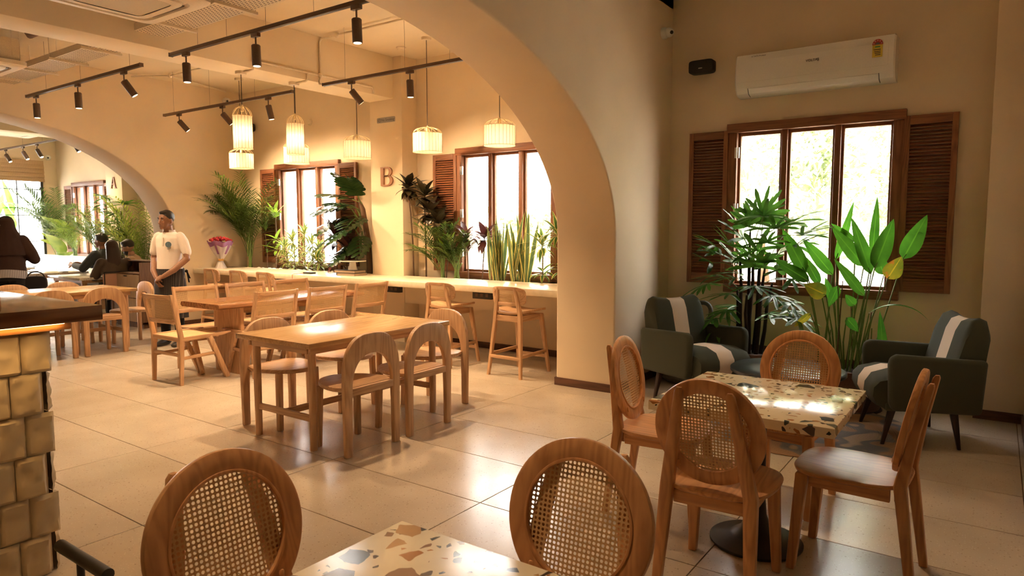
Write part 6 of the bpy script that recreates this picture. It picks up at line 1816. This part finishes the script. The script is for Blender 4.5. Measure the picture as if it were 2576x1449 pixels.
# ---- woman in a dark headscarf and jacket seen from behind
def scarf_woman():
    dk = fabric('dark_brown_jacket', (.040, .020, .014), sc=120); sc_ = fabric('dark_brown_scarf', (.036, .018, .013), sc=120)
    root = empty('person', (-10.95, 3.57, 0), R(150), 'woman standing in a dark headscarf and jacket, seen from behind', 'person')
    b = MB()
    etube(b, [(0, 0, .95), (0, 0, 1.15), (0, 0, 1.35)], [(.13, .09), (.13, .09), (.12, .07)]); etube(b, [(0, 0, 1.32), (.02, 0, 1.46)], [(.06, .06), (.05, .05)])
    Mx = head_mesh(b, (.05, 0, 1.53), (1, 0, -.25))
    limb(b, [(0, -.17, 1.32), (.02, -.29, 1.10), (.2, -.1, 1.12)], [.045, .04, .03]); limb(b, [(0, .17, 1.32), (.02, .29, 1.10), (.2, .08, 1.10)], [.045, .04, .03])
    hand(b, (.2, -.1, 1.12), (.4, .9, .1), (-1, 0, 0), 1); hand(b, (.2, .08, 1.10), (.4, -.9, .1), (-1, 0, 0), -1)
    remesh(b, 'body', M['skin2'], root, .008, 2); face_parts(Mx, root, M['lip'], M['hair'])
    s = MB()
    etube(s, [(.0, 0, 1.645), (.005, 0, 1.63), (.005, 0, 1.58), (-.01, 0, 1.5), (-.02, 0, 1.42), (-.02, 0, 1.34), (-.02, 0, 1.22), (-.02, 0, 1.12)], [(.04, .05), (.075, .085), (.10, .115), (.112, .125), (.15, .13), (.20, .145), (.235, .155), (.23, .15)])
    # open the scarf in front of the face
    sc_o = remesh(s, 'headscarf', sc_, root, .012, 3)
    MB().box(-.127, -.124, .03, .055, 1.52, 1.535).build('scarf_pin', M['wire'], root)
    j = MB()
    etube(j, [(0, 0, .90), (0, 0, 1.0), (-.005, 0, 1.15), (-.01, 0, 1.30), (-.01, 0, 1.38)], [(.21, .155), (.205, .15), (.20, .145), (.20, .13), (.12, .09)])
    for q in (-1, 1): limb(j, [(-.01, q * .18, 1.32), (-.01, q * .27, 1.15), (.03, q * .30, 1.06), (.13, q * .22, 1.09), (.19, q * .12, 1.11)], [.082, .078, .072, .06, .05])
    remesh(j, 'jacket', dk, root, .012, 3)
    st_ = stripes('striped_shirt_hem', (.42, .40, .40), (.16, .14, .15), 55, 1, .55)
    rg = []
    MB().loft([[(.16 * math.cos(p), .215 * math.sin(p), z + .015 * math.cos(p * 2)) for p in [2 * PI * i / 40 for i in range(40)]] for z in (.92, .87, .81)], cap=False).build('shirt_hem', st_, root)
    t = MB(); etube(t, [(0, 0, .78), (0, 0, .86), (0, 0, .92)], [(.20, .15), (.20, .15), (.19, .14)])
    for q in (-1, 1): limb(t, [(0, q * .10, .80), (0, q * .10, .45), (-.01, q * .11, .07)], [.115, .08, .06])
    remesh(t, 'trousers', M['trouser'], root, .012, 3)
    for q in (-1, 1):
        f = MB(); etube(f, [(-.07, q * .108, .04), (0, q * .108, .045), (.09, q * .112, .035), (.15, q * .116, .022)], [(.03, .035), (.04, .04), (.043, .032), (.028, .02)]); remesh(f, 'shoe', M['shoe'], root, .01, 2)
    bg = empty('shoulder_bag', (-10.78, 3.83, .62), R(60), 'small black bag hanging at the hip of the woman in the headscarf', 'bag')
    MB().prism(superell(.13, .11, 24, 4), (0, -.04, .1), (1, 0, 0), (0, 0, 1), (0, .08, 0)).build('bag_body', M['trouser'], bg, .015)
    MB().tube(bez([(-.1, 0, .18), (-.1, .0, .3), (.1, .0, .3), (.1, 0, .18)], 10), .008, 6).build('bag_strap', M['trouser'], bg)
    return root
scarf_woman()

# ---- seated guests
def seated(loc, rz, label, fdir, skin, top, legs, hairkind, hand_r, hand_l, seat=.47, lean=.0, beard=False, glasses=False, scale=1.0):
    root = empty('person', loc, rz, label, 'person')
    root.scale = (scale,) * 3
    L = lean
    b = MB()
    etube(b, [(-.06, 0, seat + .06), (-.05 + L * .3, 0, .75), (-.03 + L * .8, 0, .95)], [(.13, .09), (.125, .085), (.13, .07)])
    etube(b, [(-.02 + L * .85, 0, .96), (.0 + L, 0, 1.10)], [(.06, .058), (.052, .052)])
    Mx = head_mesh(b, (.025 + L * 1.08, 0, 1.17), fdir)
    for q, w in ((-1, hand_r), (1, hand_l)):
        sh = Vector((-.03 + L * .8, q * .185, .955)); wr = Vector(w)
        el = (sh + wr) / 2 + Vector((-.04, q * .07, -.13))
        limb(b, [sh, el, wr], [.05, .043, .028]); hand(b, wr, (wr - el), (0, -q, -.4), q, curl=.9)
    remesh(b, 'body', skin, root, .0085, 2)
    face_parts(Mx, root, M['lip'], M['hair'])
    t = MB()
    etube(t, [(-.07, 0, seat + .0), (-.06 + L * .2, 0, .62), (-.05 + L * .5, 0, .78), (-.03 + L * .8, 0, .93), (-.02 + L * .9, 0, 1.0), (-.01 + L * .95, 0, 1.04)], [(.18, .13), (.18, .128), (.19, .128), (.195, .115), (.14, .085), (.07, .065)])
    for q, w in ((-1, hand_r), (1, hand_l)):
        sh = Vector((-.03 + L * .8, q * .18, .955)); wr = Vector(w); el = (sh + wr) / 2 + Vector((-.04, q * .07, -.13))
        limb(t, [sh, el, el.lerp(wr, .75)], [.08, .07, .048])
    remesh(t, 'top', top, root, .011, 3)
    g = MB()
    etube(g, [(-.08, 0, seat + .02), (.0, 0, seat + .05), (.1, 0, seat + .05)], [(.185, .08), (.185, .09), (.17, .08)], (0, 1, 0))
    for q in (-1, 1): limb(g, [(.0, q * .10, seat + .06), (.40, q * .12, seat + .03), (.42, q * .12, .09)], [.09, .068, .05])
    remesh(g, 'trousers', legs, root, .012, 3)
    for q in (-1, 1):
        f = MB(); etube(f, [(.36, q * .12, .045), (.42, q * .12, .05), (.52, q * .125, .035), (.58, q * .125, .022)], [(.03, .038), (.04, .044), (.043, .032), (.026, .02)]); remesh(f, 'shoe', M['shoe'], root, .01, 2)
    h = MB()
    if hairkind == 'long':
        h.ball((-.018, 0, .04), .104, 22, 14, (1.0, .90, 1.0))
        etube(h, [(-.035, 0, .05), (-.06, 0, -.06), (-.085, 0, -.18), (-.10, 0, -.30), (-.09, 0, -.38)], [(.088, .07), (.098, .06), (.105, .05), (.10, .04), (.06, .025)], (0, 1, 0))
    else:
        h.ball((-.018, 0, .045), .098, 22, 14, (1.0, .86, .97)); h.ball((.02, 0, .09), .055, 14, 10, (1.2, 1.25, .7))
        for q in (-1, 1): h.ball((-.01, q * .068, .025), .03, 10, 8, (1, .45, 1.2))
    h.xf(Mx); remesh(h, 'hair', M['hair_b'] if hairkind == 'long' else M['hair'], root, .008, 2)
    if beard:
        bd = MB(); etube(bd, [(.04, 0, -.055), (.05, 0, -.085), (.05, 0, -.118)], [(.062, .05), (.052, .052), (.028, .034)]); bd.ball((.092, 0, -.05), .014, 10, 6, (.5, 1.5, .4))
        bd.xf(Mx); remesh(bd, 'beard', M['hair'], root, .007, 2)
    if glasses:
        gm = MB()
        for q in (-1, 1):
            pts = [(.094, q * .034 + .024 * math.cos(a), .006 + .018 * math.sin(a)) for a in [2 * PI * i / 16 for i in range(17)]]
            gm.tube(pts, .0018, 5); gm.tube([(.094, q * .058, .01), (.0, q * .082, .012)], .0018, 5)
        gm.tube([(.096, -.01, .01), (.096, .01, .01)], .0018, 5)
        gm.xf(Mx).build('glasses', M['chrome'], root)
    return root
puffer = fabric('slate_puffer_jacket', (.065, .075, .085), sc=30)
seated((-12.82, 5.58, 0), R(205), 'smiling man in a slate puffer jacket seated at the far table', (1, .05, -.02), M['skin'], puffer, fabric('pale_jeans', (.42, .45, .50), sc=120), 'short', (.42, -.05, .79), (.45, .12, .79), lean=-.02, scale=1.08)
seated((-11.12, 5.02, 0), R(176), 'long-haired guest in a grey-brown top, seen from behind at the far table', (1, -.15, -.2), M['skin2'], fabric('grey_brown_top', (.10, .075, .058), sc=120), fabric('dark_trousers', (.05, .045, .045), sc=120), 'long', (.36, -.12, .79), (.34, .16, .79), lean=.05)
seated((-11.85, 5.72, 0), R(232), 'bearded guest with glasses in a beige shirt behind the service cabinet', (.95, -.1, -.35), M['skin2'], fabric('beige_shirt', (.42, .28, .18), sc=120), M['trouser'], 'short', (.35, -.08, .77), (.33, .14, .77), lean=.10, beard=True, glasses=True)
place(pc, USED, (-11.80, 5.78, 0), R(232), 'pink padded chair under the bearded guest with glasses', 'pink padded chairs in the far room')
